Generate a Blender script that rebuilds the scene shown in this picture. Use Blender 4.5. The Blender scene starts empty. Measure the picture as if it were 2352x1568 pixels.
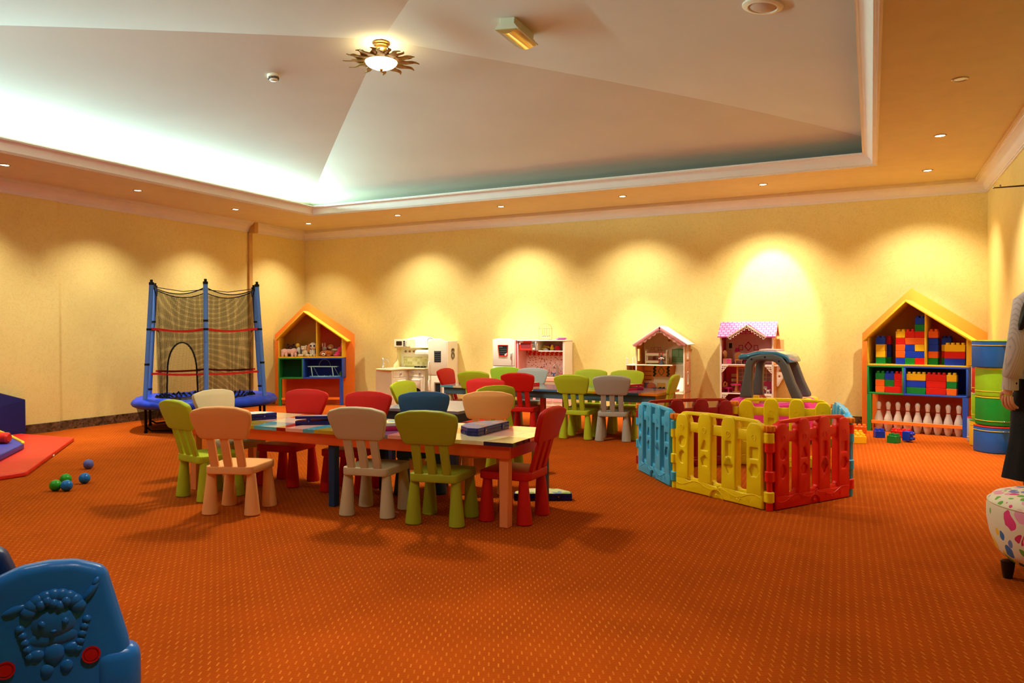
import bpy, bmesh, math, random
from mathutils import Vector, Matrix
random.seed(7)
SC = bpy.context.scene
COL = SC.collection
PI = math.pi
def R(d): return math.radians(d)
def lin(c):
    return tuple((v/255/12.92 if v/255 <= .04045 else ((v/255+.055)/1.055)**2.4) for v in c)

# ------------------------------------------------------------------ camera
CAM_H, YAW, PITCH, ROLL, FPX = 1.13, .4482, -.0132, -.0037, 1717.4
cd = bpy.data.cameras.new('camera'); cam = bpy.data.objects.new('camera', cd); COL.objects.link(cam)
cd.sensor_fit = 'HORIZONTAL'; cd.sensor_width = 36; cd.lens = FPX/2352*36; cd.clip_start = .05; cd.clip_end = 60
_F = Vector((-math.sin(YAW)*math.cos(PITCH), math.cos(YAW)*math.cos(PITCH), math.sin(PITCH)))
_R0 = Vector((math.cos(YAW), math.sin(YAW), 0)); _U0 = _R0.cross(_F)
_R = _R0*math.cos(ROLL)+_U0*math.sin(ROLL); _U = _U0*math.cos(ROLL)-_R0*math.sin(ROLL)
cam.matrix_world = Matrix(((_R.x, _U.x, -_F.x, 0), (_R.y, _U.y, -_F.y, 0), (_R.z, _U.z, -_F.z, CAM_H), (0, 0, 0, 1)))
SC.camera = cam
# ------------------------------------------------------------------ world, exposure
w = bpy.data.worlds.new('world'); SC.world = w; w.use_nodes = True
w.node_tree.nodes['Background'].inputs[0].default_value = (.9, .75, .55, 1)
w.node_tree.nodes['Background'].inputs[1].default_value = 0.02
vs = SC.view_settings
vs.view_transform = 'Standard'; vs.look = 'None'; vs.gamma = 1; vs.use_curve_mapping = False
vs.exposure = 0.40
SC.cycles.use_denoising = True
SC.cycles.max_bounces = 8
SC.cycles.sample_clamp_indirect = 6
# ------------------------------------------------------------------ lights
WARM = (1, .94, .83)
def lamp(kind, name, loc, power, color=WARM, **kw):
    l = bpy.data.lights.new(name, kind); o = bpy.data.objects.new(name, l); COL.objects.link(o)
    l.energy = power; l.color = color; o.location = loc
    for k, v in kw.items():
        if k == 'rot': o.rotation_euler = v
        else: setattr(l, k, v)
    return o
def spot(x, y, power, color=WARM, size=104, blend=.85, tilt=(0, 0), z=2.765, core=.68, csize=48, ctilt=None, cblend=.9):
    ctilt = ctilt or tilt
    # a wide soft flood with a stronger core, as the small halogen reflectors give
    lamp('SPOT', 'downlight_beam', (x, y, z), power*(1-core), color, spot_size=R(size), spot_blend=blend, shadow_soft_size=.035, rot=(R(tilt[0]), R(tilt[1]), 0))
    lamp('SPOT', 'downlight_beam', (x, y, z), power*core, color, spot_size=R(csize), spot_blend=cblend, shadow_soft_size=.035, rot=(R(ctilt[0]), R(ctilt[1]), 0))
DL_BACK = [(-6.11, 8.95), (-4.46, 8.95), (-2.78, 8.95), (-1.12, 8.95), (.525, 8.95)]
DL_LEFT = [(-7.74, 4.52), (-7.74, 6.01), (-7.76, 7.52), (-7.78, 9.0)]
for i, (x, y) in enumerate(DL_BACK): spot(x, y, (280, 340, 290, 0, 310)[i], tilt=(14, 0), ctilt=(13, 0)) if i != 3 else spot(x, y, 300, (1, .92, .76), tilt=(14, 0), core=.55, csize=42, ctilt=(33, 0), cblend=.4)
for x, y in DL_LEFT: spot(x, y, 235, tilt=(0, 8), ctilt=(0, -4))
spot(.527, 7.4, 430); spot(.527, 5.8, 150)
for x, y in [(-7.74, 3.0), (-7.74, 1.5), (-5.9, 1.35), (-4.3, 1.35), (-2.7, 1.35), (-1.1, 1.35), (.527, 4.2), (.527, 2.6)]:
    spot(x, y, (170 if x > -2 else 85) if y == 1.35 else 50 if x < 0 else 22, tilt=(12, 0) if y == 1.35 else (0, 0))
# the cool fluorescent run in the left cove, and the front one
lamp('AREA', 'cove_light_left', (-7.36, 4.9, 2.93), 300, (.52, .95, 1), shape='RECTANGLE', size=.06, size_y=6.8, rot=(0, R(-125), 0))
lamp('AREA', 'cove_light_front', (-5.2, 1.48, 2.93), 60, (.8, .95, 1), shape='RECTANGLE', size=3.6, size_y=.06, rot=(R(125), 0, 0))
lamp('POINT', 'sun_lamp_bulb', (-3.62, 5.08, 3.385), 3.2, (1, .84, .5), shadow_soft_size=.05)
lamp('SPOT', 'sun_lamp_glow', (-3.62, 5.08, 3.26), 260, (1, .9, .68), spot_size=R(150), spot_blend=.5, shadow_soft_size=.20)

# ------------------------------------------------------------------ materials
MATS = {}
def nodes(m): return m.node_tree.nodes, m.node_tree.links
def mat(name, rgb=(200, 200, 200), rough=.45, metal=0, var=.05, vscale=6, bump=0, bscale=80, spec=.32, emit=None, estr=0, alpha=1, trans=0, coat=0, sheen=0):
    if name in MATS: return MATS[name]
    m = bpy.data.materials.new(name); m.use_nodes = True; n, l = nodes(m); b = n['Principled BSDF']
    c = lin(rgb)
    b.inputs['Roughness'].default_value = rough; b.inputs['Metallic'].default_value = metal
    b.inputs['Specular IOR Level'].default_value = spec
    b.inputs['Coat Weight'].default_value = coat; b.inputs['Coat Roughness'].default_value = .08
    b.inputs['Sheen Weight'].default_value = sheen
    b.inputs['Alpha'].default_value = alpha; b.inputs['Transmission Weight'].default_value = trans
    if emit: b.inputs['Emission Color'].default_value = (*lin(emit), 1); b.inputs['Emission Strength'].default_value = estr
    tc = n.new('ShaderNodeTexCoord')
    nz = n.new('ShaderNodeTexNoise'); nz.inputs['Scale'].default_value = vscale; nz.inputs['Detail'].default_value = 4
    l.new(tc.outputs['Object'], nz.inputs['Vector'])
    r = n.new('ShaderNodeValToRGB')
    r.color_ramp.elements[0].position = .3; r.color_ramp.elements[1].position = .7
    r.color_ramp.elements[0].color = (*[v*(1-var) for v in c], 1); r.color_ramp.elements[1].color = (*[min(1, v*(1+var)) for v in c], 1)
    l.new(nz.outputs['Fac'], r.inputs['Fac']); l.new(r.outputs['Color'], b.inputs['Base Color'])
    if bump:
        n2 = n.new('ShaderNodeTexNoise'); n2.inputs['Scale'].default_value = bscale; n2.inputs['Detail'].default_value = 3
        l.new(tc.outputs['Object'], n2.inputs['Vector'])
        bp = n.new('ShaderNodeBump'); bp.inputs['Strength'].default_value = bump; bp.inputs['Distance'].default_value = .01
        l.new(n2.outputs['Fac'], bp.inputs['Height']); l.new(bp.outputs['Normal'], b.inputs['Normal'])
    MATS[name] = m
    return m
def plastic(name, rgb, rough=.38): return mat(name, rgb, rough, var=.03, bump=.05, bscale=120)
def setbase(m, sock):
    n, l = nodes(m); b = n['Principled BSDF']
    for k in list(b.inputs['Base Color'].links): l.remove(k)
    l.new(sock, b.inputs['Base Color'])
def mth(m, op, a, b=None, c=None):
    n, l = nodes(m); x = n.new('ShaderNodeMath'); x.operation = op
    for i, v in enumerate((a, b, c)):
        if v is None: continue
        if isinstance(v, (int, float)): x.inputs[i].default_value = v
        else: l.new(v, x.inputs[i])
    return x.outputs[0]
def mixc(m, fac, a, b):
    n, l = nodes(m); x = n.new('ShaderNodeMix'); x.data_type = 'RGBA'
    l.new(fac, x.inputs[0]) if not isinstance(fac, (int, float)) else setattr(x.inputs[0], 'default_value', fac)
    for i, v in ((6, a), (7, b)):
        if isinstance(v, tuple): x.inputs[i].default_value = (*v, 1)
        else: l.new(v, x.inputs[i])
    return x.outputs[2]

def wallpaper():
    m = mat('wallpaper', (238, 215, 132), .75, var=.05, vscale=1.2)
    n, l = nodes(m); b = n['Principled BSDF']; tc = n['Texture Coordinate']
    src = b.inputs['Base Color'].links[0].from_socket
    nz = n.new('ShaderNodeTexNoise'); nz.inputs['Scale'].default_value = 9; nz.inputs['Detail'].default_value = 6; nz.inputs['Distortion'].default_value = 2.6
    l.new(tc.outputs['Object'], nz.inputs['Vector'])
    f = mth(m, 'ABSOLUTE', mth(m, 'SUBTRACT', nz.outputs['Fac'], .5))
    f = mth(m, 'SUBTRACT', 1, mth(m, 'MULTIPLY', f, 22)); f = mth(m, 'MAXIMUM', f, 0)
    f = mth(m, 'MULTIPLY', f, .34)
    setbase(m, mixc(m, f, src, lin((220, 184, 92))))
    bp = n.new('ShaderNodeBump'); bp.inputs['Strength'].default_value = .08; bp.inputs['Distance'].default_value = .004
    l.new(nz.outputs['Fac'], bp.inputs['Height']); l.new(bp.outputs['Normal'], b.inputs['Normal'])
    return m
def carpet():
    m = mat('carpet', (168, 72, 12), .95, var=.10, vscale=3, spec=.03)
    n, l = nodes(m); b = n['Principled BSDF']; tc = n['Texture Coordinate']
    src = b.inputs['Base Color'].links[0].from_socket
    mp = n.new('ShaderNodeMapping'); mp.inputs['Rotation'].default_value = (0, 0, R(-27)); l.new(tc.outputs['Object'], mp.inputs['Vector'])
    sp = n.new('ShaderNodeSeparateXYZ'); l.new(mp.outputs['Vector'], sp.inputs['Vector'])
    # rows of short light dashes, each row shifted by 0.37 of a dash pitch
    cx = mth(m, 'DIVIDE', sp.outputs['X'], .0165); col = mth(m, 'FLOOR', cx); fx = mth(m, 'FRACT', cx)
    cy = mth(m, 'ADD', mth(m, 'DIVIDE', sp.outputs['Y'], .080), mth(m, 'MULTIPLY', col, .56)); fy = mth(m, 'FRACT', cy); row = mth(m, 'FLOOR', cy)
    inx = mth(m, 'LESS_THAN', mth(m, 'ABSOLUTE', mth(m, 'SUBTRACT', fx, .5)), .17)
    iny = mth(m, 'LESS_THAN', mth(m, 'ABSOLUTE', mth(m, 'SUBTRACT', fy, .5)), .16)
    cmb = n.new('ShaderNodeCombineXYZ'); l.new(col, cmb.inputs[0]); l.new(row, cmb.inputs[1])
    wn = n.new('ShaderNodeTexWhiteNoise'); wn.noise_dimensions = '2D'; l.new(cmb.outputs[0], wn.inputs['Vector'])
    d = mth(m, 'MULTIPLY', mth(m, 'MULTIPLY', inx, iny), mth(m, 'MULTIPLY_ADD', wn.outputs['Value'], .38, .20))
    loop = mth(m, 'LESS_THAN', mth(m, 'FRACT', mth(m, 'MULTIPLY', cy, 5)), .3)
    base = mixc(m, mth(m, 'MULTIPLY', loop, .25), src, lin((140, 54, 8)))
    setbase(m, mixc(m, d, base, lin((226, 136, 44))))
    nz = n.new('ShaderNodeTexNoise'); nz.inputs['Scale'].default_value = 240; l.new(tc.outputs['Object'], nz.inputs['Vector'])
    bp = n.new('ShaderNodeBump'); bp.inputs['Strength'].default_value = .35; bp.inputs['Distance'].default_value = .004
    l.new(mth(m, 'ADD', nz.outputs['Fac'], d), bp.inputs['Height']); l.new(bp.outputs['Normal'], b.inputs['Normal'])
    return m
def marble():
    m = mat('brown_marble', (88, 64, 42), .2, var=.75, vscale=17)
    n, l = nodes(m); tc = n['Texture Coordinate']
    src = n['Principled BSDF'].inputs['Base Color'].links[0].from_socket
    nz = n.new('ShaderNodeTexNoise'); nz.inputs['Scale'].default_value = 7; nz.inputs['Detail'].default_value = 8; nz.inputs['Distortion'].default_value = 1.5; l.new(tc.outputs['Object'], nz.inputs['Vector'])
    f = mth(m, 'GREATER_THAN', mth(m, 'SUBTRACT', .03, mth(m, 'ABSOLUTE', mth(m, 'SUBTRACT', nz.outputs['Fac'], .5))), .012)
    setbase(m, mixc(m, mth(m, 'MULTIPLY', f, .22), src, lin((176, 140, 100))))
    return m
def netting(name, op, tone=(12, 11, 10)):
    m = mat(name, tone, .8, spec=.1); n, l = nodes(m); tc = n['Texture Coordinate']
    uv = n.new('ShaderNodeUVMap')
    sp = n.new('ShaderNodeSeparateXYZ'); l.new(uv.outputs[0], sp.inputs['Vector'])
    a = mth(m, 'LESS_THAN', mth(m, 'FRACT', mth(m, 'MULTIPLY', sp.outputs[0], 90)), op)
    b = mth(m, 'LESS_THAN', mth(m, 'FRACT', mth(m, 'MULTIPLY', sp.outputs[1], 170)), op)
    l.new(mth(m, 'MAXIMUM', a, b), n['Principled BSDF'].inputs['Alpha'])
    return m
def cells(name, size, cols, gap=.1, gapcol=(240, 230, 225), seedax=('X', 'Z'), rough=.35, seed=0):
    # printed square tiles: every cell takes one of the listed colours
    m = mat(name, gapcol, rough); n, l = nodes(m); tc = n['Texture Coordinate']
    sp = n.new('ShaderNodeSeparateXYZ'); l.new(tc.outputs['Object'], sp.inputs['Vector'])
    cx = mth(m, 'DIVIDE', sp.outputs[seedax[0]], size); cz = mth(m, 'DIVIDE', sp.outputs[seedax[1]], size)
    cmb = n.new('ShaderNodeCombineXYZ'); l.new(mth(m, 'FLOOR', cx), cmb.inputs[0]); l.new(mth(m, 'FLOOR', cz), cmb.inputs[1]); cmb.inputs[2].default_value = seed
    wn = n.new('ShaderNodeTexWhiteNoise'); wn.noise_dimensions = '3D'; l.new(cmb.outputs[0], wn.inputs['Vector'])
    r = n.new('ShaderNodeValToRGB'); r.color_ramp.interpolation = 'CONSTANT'
    e = r.color_ramp.elements; tot = sum(c[1] for c in cols); p = 0
    for i, (c, wgt) in enumerate(cols):
        el = e[i] if i < 2 else e.new(p/tot)
        el.position = p/tot; el.color = (*lin(c), 1); p += wgt
    l.new(wn.outputs['Value'], r.inputs['Fac'])
    g = mth(m, 'MAXIMUM', mth(m, 'LESS_THAN', mth(m, 'FRACT', cx), gap), mth(m, 'LESS_THAN', mth(m, 'FRACT', cz), gap))
    setbase(m, mixc(m, g, r.outputs['Color'], lin(gapcol)))
    return m
def shingles():
    m = mat('pink_shingle_print', (240, 170, 215), .5); n, l = nodes(m); uv = n.new('ShaderNodeUVMap')
    br = n.new('ShaderNodeTexBrick'); l.new(uv.outputs[0], br.inputs['Vector'])
    br.inputs['Scale'].default_value = 1; br.inputs['Mortar Size'].default_value = .007; br.inputs['Mortar Smooth'].default_value = .4
    br.inputs['Brick Width'].default_value = .055; br.inputs['Row Height'].default_value = .042
    br.inputs['Color1'].default_value = (*lin((248, 164, 206)), 1); br.inputs['Color2'].default_value = (*lin((242, 144, 192)), 1); br.inputs['Mortar'].default_value = (*lin((216, 84, 150)), 1)
    setbase(m, br.outputs['Color']); return m
def dots(name, base, cols, scale, thr):
    m = mat(name, base, .7, var=.02); n, l = nodes(m); tc = n['Texture Coordinate']
    src = n['Principled BSDF'].inputs['Base Color'].links[0].from_socket
    nz = n.new('ShaderNodeTexNoise'); nz.inputs['Scale'].default_value = 9; l.new(tc.outputs['Object'], nz.inputs['Vector'])
    va = n.new('ShaderNodeVectorMath'); va.operation = 'MULTIPLY_ADD'; l.new(nz.outputs['Color'], va.inputs[0]); va.inputs[1].default_value = (.06, .06, .06); l.new(tc.outputs['Object'], va.inputs[2])
    mp = n.new('ShaderNodeMapping'); mp.inputs['Scale'].default_value = (1, 1, .62); l.new(va.outputs[0], mp.inputs['Vector'])
    vo = n.new('ShaderNodeTexVoronoi'); vo.inputs['Scale'].default_value = scale; vo.inputs['Randomness'].default_value = .85; l.new(mp.outputs[0], vo.inputs['Vector'])
    sc = n.new('ShaderNodeSeparateColor'); l.new(vo.outputs['Color'], sc.inputs[0])
    r = n.new('ShaderNodeValToRGB'); r.color_ramp.interpolation = 'CONSTANT'
    for i, c in enumerate(cols):
        el = r.color_ramp.elements[i] if i < 2 else r.color_ramp.elements.new(i/len(cols))
        el.position = i/len(cols); el.color = (*lin(c), 1)
    l.new(sc.outputs[0], r.inputs['Fac'])
    t = mth(m, 'MULTIPLY_ADD', sc.outputs[1], thr*.7, thr*.45)
    f = mth(m, 'LESS_THAN', vo.outputs['Distance'], t)
    setbase(m, mixc(m, f, src, r.outputs['Color'])); return m
def stripes(name, c1, c2, per, axis='X', frac=.35):
    m = mat(name, c1, .8); n, l = nodes(m); uv = n.new('ShaderNodeTexCoord'); sp = n.new('ShaderNodeSeparateXYZ'); l.new(uv.outputs['Object'], sp.inputs[0])
    f = mth(m, 'LESS_THAN', mth(m, 'FRACT', mth(m, 'DIVIDE', sp.outputs[axis], per)), frac)
    setbase(m, mixc(m, f, lin(c1), lin(c2))); return m

# ------------------------------------------------------------------ geometry helpers
def XZ(y=0, x=0, z=0): return Matrix.Translation((x, y, z)) @ Matrix.Rotation(R(90), 4, 'X')      # plan (x, y) becomes a standing (x, z)
def YZ(x=0, y=0, z=0): return Matrix.Translation((x, y, z)) @ Matrix.Rotation(R(90), 4, 'Z') @ Matrix.Rotation(R(90), 4, 'X')
def T(x, y, z): return Matrix.Translation((x, y, z))
def RZ(a): return Matrix.Rotation(a, 4, 'Z')
def rpoly(pts, r, n=5):
    out = []; N = len(pts)
    for i, p in enumerate(pts):
        rr = r[i] if isinstance(r, (list, tuple)) else r
        p = Vector(p); a = Vector(pts[i-1])-p; b = Vector(pts[(i+1) % N])-p
        if rr <= 0 or a.length < 1e-6 or b.length < 1e-6: out.append(tuple(p)); continue
        ang = a.angle(b)
        if ang > PI-.02: out.append(tuple(p)); continue
        d = min(rr/math.tan(ang/2), a.length*.49, b.length*.49)
        p0 = p+a.normalized()*d; p1 = p+b.normalized()*d
        for k in range(n+1):
            t = k/n; q = p0*(1-t)**2+p*2*t*(1-t)+p1*t*t; out.append((q.x, q.y))
    return out
def rect(x0, y0, x1, y1, r=0, n=4): return rpoly([(x0, y0), (x1, y0), (x1, y1), (x0, y1)], r, n)
def ring(cx, cy, r, n=16, ry=None, a0=0): return [(cx+r*math.cos(a0+2*PI*k/n), cy+(ry or r)*math.sin(a0+2*PI*k/n)) for k in range(n)]
def arc(cx, cy, r, a0, a1, n=10, ry=None): return [(cx+r*math.cos(R(a0+(a1-a0)*k/n)), cy+(ry or r)*math.sin(R(a0+(a1-a0)*k/n))) for k in range(n+1)]
class MB:
    def __init__(s): s.bm = bmesh.new(); s.mi = 0; s.uv = s.bm.loops.layers.uv.new('UVMap')
    def add(s, t, M=None):
        if M is not None: t.transform(M)
        for f in t.faces: f.material_index = s.mi
        me = bpy.data.meshes.new('t'); t.to_mesh(me); t.free(); s.bm.from_mesh(me); bpy.data.meshes.remove(me); return s
    def box(s, x0, y0, z0, x1, y1, z1, b=0, M=None, seg=1):
        t = bmesh.new(); bmesh.ops.create_cube(t, size=1)
        bmesh.ops.scale(t, vec=(abs(x1-x0), abs(y1-y0), abs(z1-z0)), verts=t.verts)
        if b: bmesh.ops.bevel(t, geom=t.edges[:], offset=b, segments=seg, affect='EDGES', profile=.5)
        bmesh.ops.translate(t, vec=((x0+x1)/2, (y0+y1)/2, (z0+z1)/2), verts=t.verts)
        return s.add(t, M)
    def cyl(s, p0, p1, r0, r1=None, n=14, M=None, b=0):
        r1 = r0 if r1 is None else r1; p0 = Vector(p0); p1 = Vector(p1); d = p1-p0; L = d.length
        if b: return s.lathe([(0, 0), (r0-b, 0), (r0, b), (r1, L-b), (r1-b, L), (0, L)], n, (M or Matrix()) @ T(*p0) @ d.to_track_quat('Z', 'Y').to_matrix().to_4x4())
        t = bmesh.new(); bmesh.ops.create_cone(t, cap_ends=True, segments=n, radius1=r0, radius2=r1, depth=L)
        t.transform(T(*((p0+p1)/2)) @ d.to_track_quat('Z', 'Y').to_matrix().to_4x4()); return s.add(t, M)
    def lathe(s, prof, n=20, M=None, a0=0, a1=2*PI):
        t = bmesh.new(); full = abs(a1-a0-2*PI) < 1e-6; rows = []
        for r, z in prof:
            if r < 1e-6: rows.append([t.verts.new((0, 0, z))])
            else: rows.append([t.verts.new((r*math.cos(a0+(a1-a0)*k/n), r*math.sin(a0+(a1-a0)*k/n), z)) for k in range(n if full else n+1)])
        for a, b in zip(rows, rows[1:]):
            K = n
            for k in range(K):
                k2 = (k+1) % n if full else k+1
                q = [a[k % len(a)] if len(a) > 1 else a[0]]
                if len(a) > 1: q.append(a[k2])
                if len(b) > 1: q += [b[k2], b[k]]
                else: q.append(b[0])
                if len(q) > 2: t.faces.new(q)
        bmesh.ops.recalc_face_normals(t, faces=t.faces); return s.add(t, M)
    def sph(s, c, r, n=14, M=None, rot=None):
        t = bmesh.new(); bmesh.ops.create_uvsphere(t, u_segments=n, v_segments=max(6, n*2//3), radius=1)
        r = (r, r, r) if isinstance(r, (int, float)) else r
        m = T(*c) @ (rot if rot is not None else Matrix()) @ Matrix.Diagonal((*r, 1)); t.transform(m); return s.add(t, M)
    def tube(s, pts, r, n=8, M=None, closed=False):
        t = bmesh.new(); P = [Vector(p) for p in pts]; N = len(P); rows = []; up = None
        for i, p in enumerate(P):
            a = P[i-1] if (i > 0 or closed) else p; b = P[(i+1) % N] if (i < N-1 or closed) else p
            d = (b-a); d = d.normalized() if d.length > 1e-9 else Vector((0, 0, 1))
            if up is None: up = d.orthogonal().normalized()
            up = (up-d*up.dot(d)); up = up.normalized() if up.length > 1e-6 else d.orthogonal().normalized()
            sd = d.cross(up); rr = r[i] if isinstance(r, (list, tuple)) else r
            rows.append([t.verts.new(p+(up*math.cos(2*PI*k/n)+sd*math.sin(2*PI*k/n))*rr) for k in range(n)])
        for i in range(N if closed else N-1):
            a, b = rows[i], rows[(i+1) % N]
            for k in range(n): t.faces.new((a[k], a[(k+1) % n], b[(k+1) % n], b[k]))
        if not closed: t.faces.new(rows[0][::-1]); t.faces.new(rows[-1])
        bmesh.ops.recalc_face_normals(t, faces=t.faces); return s.add(t, M)
    def solid(s, loops, th, b=0, M=None, bres=1):
        # flat outline(s) with holes, given a thickness (centred) and a rounded edge
        cu = bpy.data.curves.new('c', 'CURVE'); cu.dimensions = '2D'; cu.fill_mode = 'BOTH'
        cu.extrude = max(th/2-b, 1e-5); cu.bevel_depth = b; cu.offset = -b; cu.bevel_resolution = bres
        for pts in loops:
            sp = cu.splines.new('POLY'); sp.points.add(len(pts)-1)
            for q, p in zip(sp.points, pts): q.co = (p[0], p[1], 0, 1)
            sp.use_cyclic_u = True
        o = bpy.data.objects.new('c', cu); me = bpy.data.meshes.new_from_object(o)
        t = bmesh.new(); t.from_mesh(me); bmesh.ops.remove_doubles(t, verts=t.verts, dist=1e-5)
        bpy.data.objects.remove(o); bpy.data.curves.remove(cu); bpy.data.meshes.remove(me)
        bmesh.ops.recalc_face_normals(t, faces=t.faces)
        return s.add(t, M)
    def poly(s, verts, faces, M=None):
        t = bmesh.new(); v = [t.verts.new(p) for p in verts]
        for f in faces: t.faces.new([v[i] for i in f])
        return s.add(t, M)
    def sweep(s, prof, path, closed=True, M=None):
        # profile of (inward offset, z) carried along a plan path with mitred corners (path anticlockwise, inward = left)
        t = bmesh.new(); N = len(path); P = [Vector(p) for p in path]; rows = []
        for i, p in enumerate(P):
            d1 = (p-P[i-1]).normalized() if (i > 0 or closed) else None; d2 = (P[(i+1) % N]-p).normalized() if (i < N-1 or closed) else None
            d1 = d1 or d2; d2 = d2 or d1
            n1 = Vector((-d1.y, d1.x)); n2 = Vector((-d2.y, d2.x)); m = (n1+n2); m = m/max(m.dot(n1), .2)
            rows.append([t.verts.new((p.x+m.x*o, p.y+m.y*o, z)) for o, z in prof])
        for i in range(N if closed else N-1):
            a, b = rows[i], rows[(i+1) % N]
            for k in range(len(prof)-1): t.faces.new((a[k], b[k], b[k+1], a[k+1]))
        bmesh.ops.recalc_face_normals(t, faces=t.faces); return s.add(t, M)
    def obj(s, name, mats, parent=None, smooth=38, loc=None, rz=None):
        me = bpy.data.meshes.new(name); s.bm.to_mesh(me); s.bm.free()
        for m in (mats if isinstance(mats, (list, tuple)) else [mats]): me.materials.append(m)
        if smooth:
            me.polygons.foreach_set('use_smooth', [True]*len(me.polygons)); me.set_sharp_from_angle(angle=R(smooth))
        o = bpy.data.objects.new(name, me); COL.objects.link(o)
        if parent: o.parent = parent
        if loc: o.location = loc
        if rz is not None: o.rotation_euler = (0, 0, rz)
        return o
def tag(o, label=None, cat=None, group=None, kind=None):
    if label: o['label'] = label
    if cat: o['category'] = cat
    if group: o['group'] = group
    if kind: o['kind'] = kind
    return o
def thing(name, label, cat, loc=(0, 0, 0), rz=0, group=None):
    o = bpy.data.objects.new(name, None); COL.objects.link(o); o.location = loc; o.rotation_euler = (0, 0, rz); o.empty_display_size = .1
    return tag(o, label, cat, group)
def struct(o): o['kind'] = 'structure'; return o
KIDS = {}
def kids(o):
    return [c for c in o.children]
def dup(root, loc, rz, label=None, group=None, recolor=None):
    c = root.copy(); COL.objects.link(c); c.location = loc; c.rotation_euler = (0, 0, rz)
    if label: c['label'] = label
    if group: c['group'] = group
    def rec(src, dst):
        for ch in kids(src):
            k = ch.copy(); COL.objects.link(k); k.parent = dst
            if recolor: paint(k, recolor)
            rec(ch, k)
    rec(root, c)
    return c
def paint(o, m):
    if o.type == 'MESH' and o.material_slots:
        o.material_slots[0].link = 'OBJECT'; o.material_slots[0].material = m
# ------------------------------------------------------------------ the room
XL, XR, YB, YF, ZC = -8.54, 1.157, 9.777, -1.6, 2.80
XP, YP = -8.50, 5.545                        # the shallow pilaster on the left wall
TX0, TX1, TY0, TY1 = -7.19, .02, 1.68, 8.40   # opening of the ceiling tray
M_wall = wallpaper(); M_carpet = carpet(); M_marble = marble()
M_white = mat('white_paint', (236, 226, 208), .6, var=.02)
M_ceil = mat('ceiling_paint', (222, 202, 156), .85, var=.03, bump=.04, bscale=30)
M_vault = mat('vault_plaster', (208, 202, 184), .85, var=.035, vscale=1.3, bump=.10, bscale=2.2)
b = MB(); b.box(XL-.1, YF-.1, -.1, XR+.1, YB+.1, 0); struct(b.obj('floor', M_carpet, smooth=0))
b = MB(); b.box(XL-.1, YB, 0, XR+.1, YB+.1, 3.0); struct(b.obj('wall_back', M_wall, smooth=0))
b = MB(); b.box(XL-.1, YF, 0, XL, YB, 3.0); b.box(XL, YF, 0, XP, YP, 3.0); struct(b.obj('wall_left', M_wall, smooth=0))
b = MB(); b.box(XR, YF, 0, XR+.1, YB, 3.0); struct(b.obj('wall_right', M_wall, smooth=0))
b = MB(); b.box(XL-.1, YF-.1, 0, XR+.1, YF, 3.0); struct(b.obj('wall_front', M_wall, smooth=0))
b = MB(); b.solid([[(XL-.1, YF-.1), (XR+.1, YF-.1), (XR+.1, YB+.1), (XL-.1, YB+.1)], [(TX0, TY0), (TX0, TY1), (TX1, TY1), (TX1, TY0)]], .05, M=T(0, 0, ZC+.025)); struct(b.obj('ceiling', M_ceil, smooth=0))
# the tent-shaped vault over the tray: four sides that meet in hips under the sun lamp
CX, CY, HX, HY = (TX0+TX1)/2, (TY0+TY1)/2, (TX1-TX0)/2, (TY1-TY0)/2
def vault_z(t): return 3.50-.33*t-.12*t**3
b = MB(); NT, NS, TM = 16, 24, 1.085
for sx, sy in (((1, 0)), ((-1, 0)), ((0, 1)), ((0, -1))):
    vs_, fs = [], []
    for i in range(NT+1):
        t = .004+TM*(i/NT)
        for j in range(NS+1):
            q = -1+2*j/NS; a, c = (sx, q) if sx else (q, sy)
            vs_.append((CX+a*HX*t, CY+c*HY*t, vault_z(t)))
    for i in range(NT):
        for j in range(NS): k = i*(NS+1)+j; fs.append((k, k+1, k+NS+2, k+NS+1))
    # the short upright of the cove below the springing
    k0 = NT*(NS+1); n0 = len(vs_)
    for j in range(NS+1): v = vs_[k0+j]; vs_.append((v[0], v[1], ZC+.05))
    for j in range(NS): fs.append((k0+j, k0+j+1, n0+j+1, n0+j))
    b.poly(vs_, fs)
struct(b.obj('ceiling', M_vault, smooth=60))
# mouldings
room = [(XP, YF), (XR, YF), (XR, YB), (XL, YB), (XL, YP), (XP, YP)]
b = MB(); b.sweep([(0, 2.655), (.014, 2.655), (.014, 2.672), (.022, 2.672), (.022, 2.684), (.030, 2.690), (.045, 2.715), (.066, 2.738), (.092, 2.755), (.112, 2.762), (.112, 2.772), (.126, 2.772), (.126, 2.785), (.138, 2.785), (.138, 2.80)], room)
struct(b.obj('trim_1', M_white, smooth=50))
tray = [(TX0, TY0), (TX1, TY0), (TX1, TY1), (TX0, TY1)]
b = MB(); b.sweep([(-.03, 2.80), (-.03, 2.790), (-.012, 2.790), (-.012, 2.797), (.002, 2.797), (.002, 2.804), (.016, 2.804), (.020, 2.815), (.030, 2.842), (.046, 2.866), (.066, 2.882), (.086, 2.889), (.092, 2.889), (.092, 2.897), (.108, 2.897), (.108, 2.909), (.085, 2.909), (.03, 2.88), (-.03, 2.85)], tray)
struct(b.obj('trim_2', M_white, smooth=50))
b = MB(); b.box(TX0-.15, TY1+.17, 2.85, TX1+.15, TY1+.2, 2.948); struct(b.obj('trim_3', M_white, smooth=0))
b = MB(); b.box(XL-.01, 8.512, 0, XL+.03, 8.582, 2.66); b.box(XL-.01, 8.512, 2.64, XL+.145, 8.582, 2.795); struct(b.obj('trim_4', mat('joint_strip', (204, 158, 80), .6), smooth=0))
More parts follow.
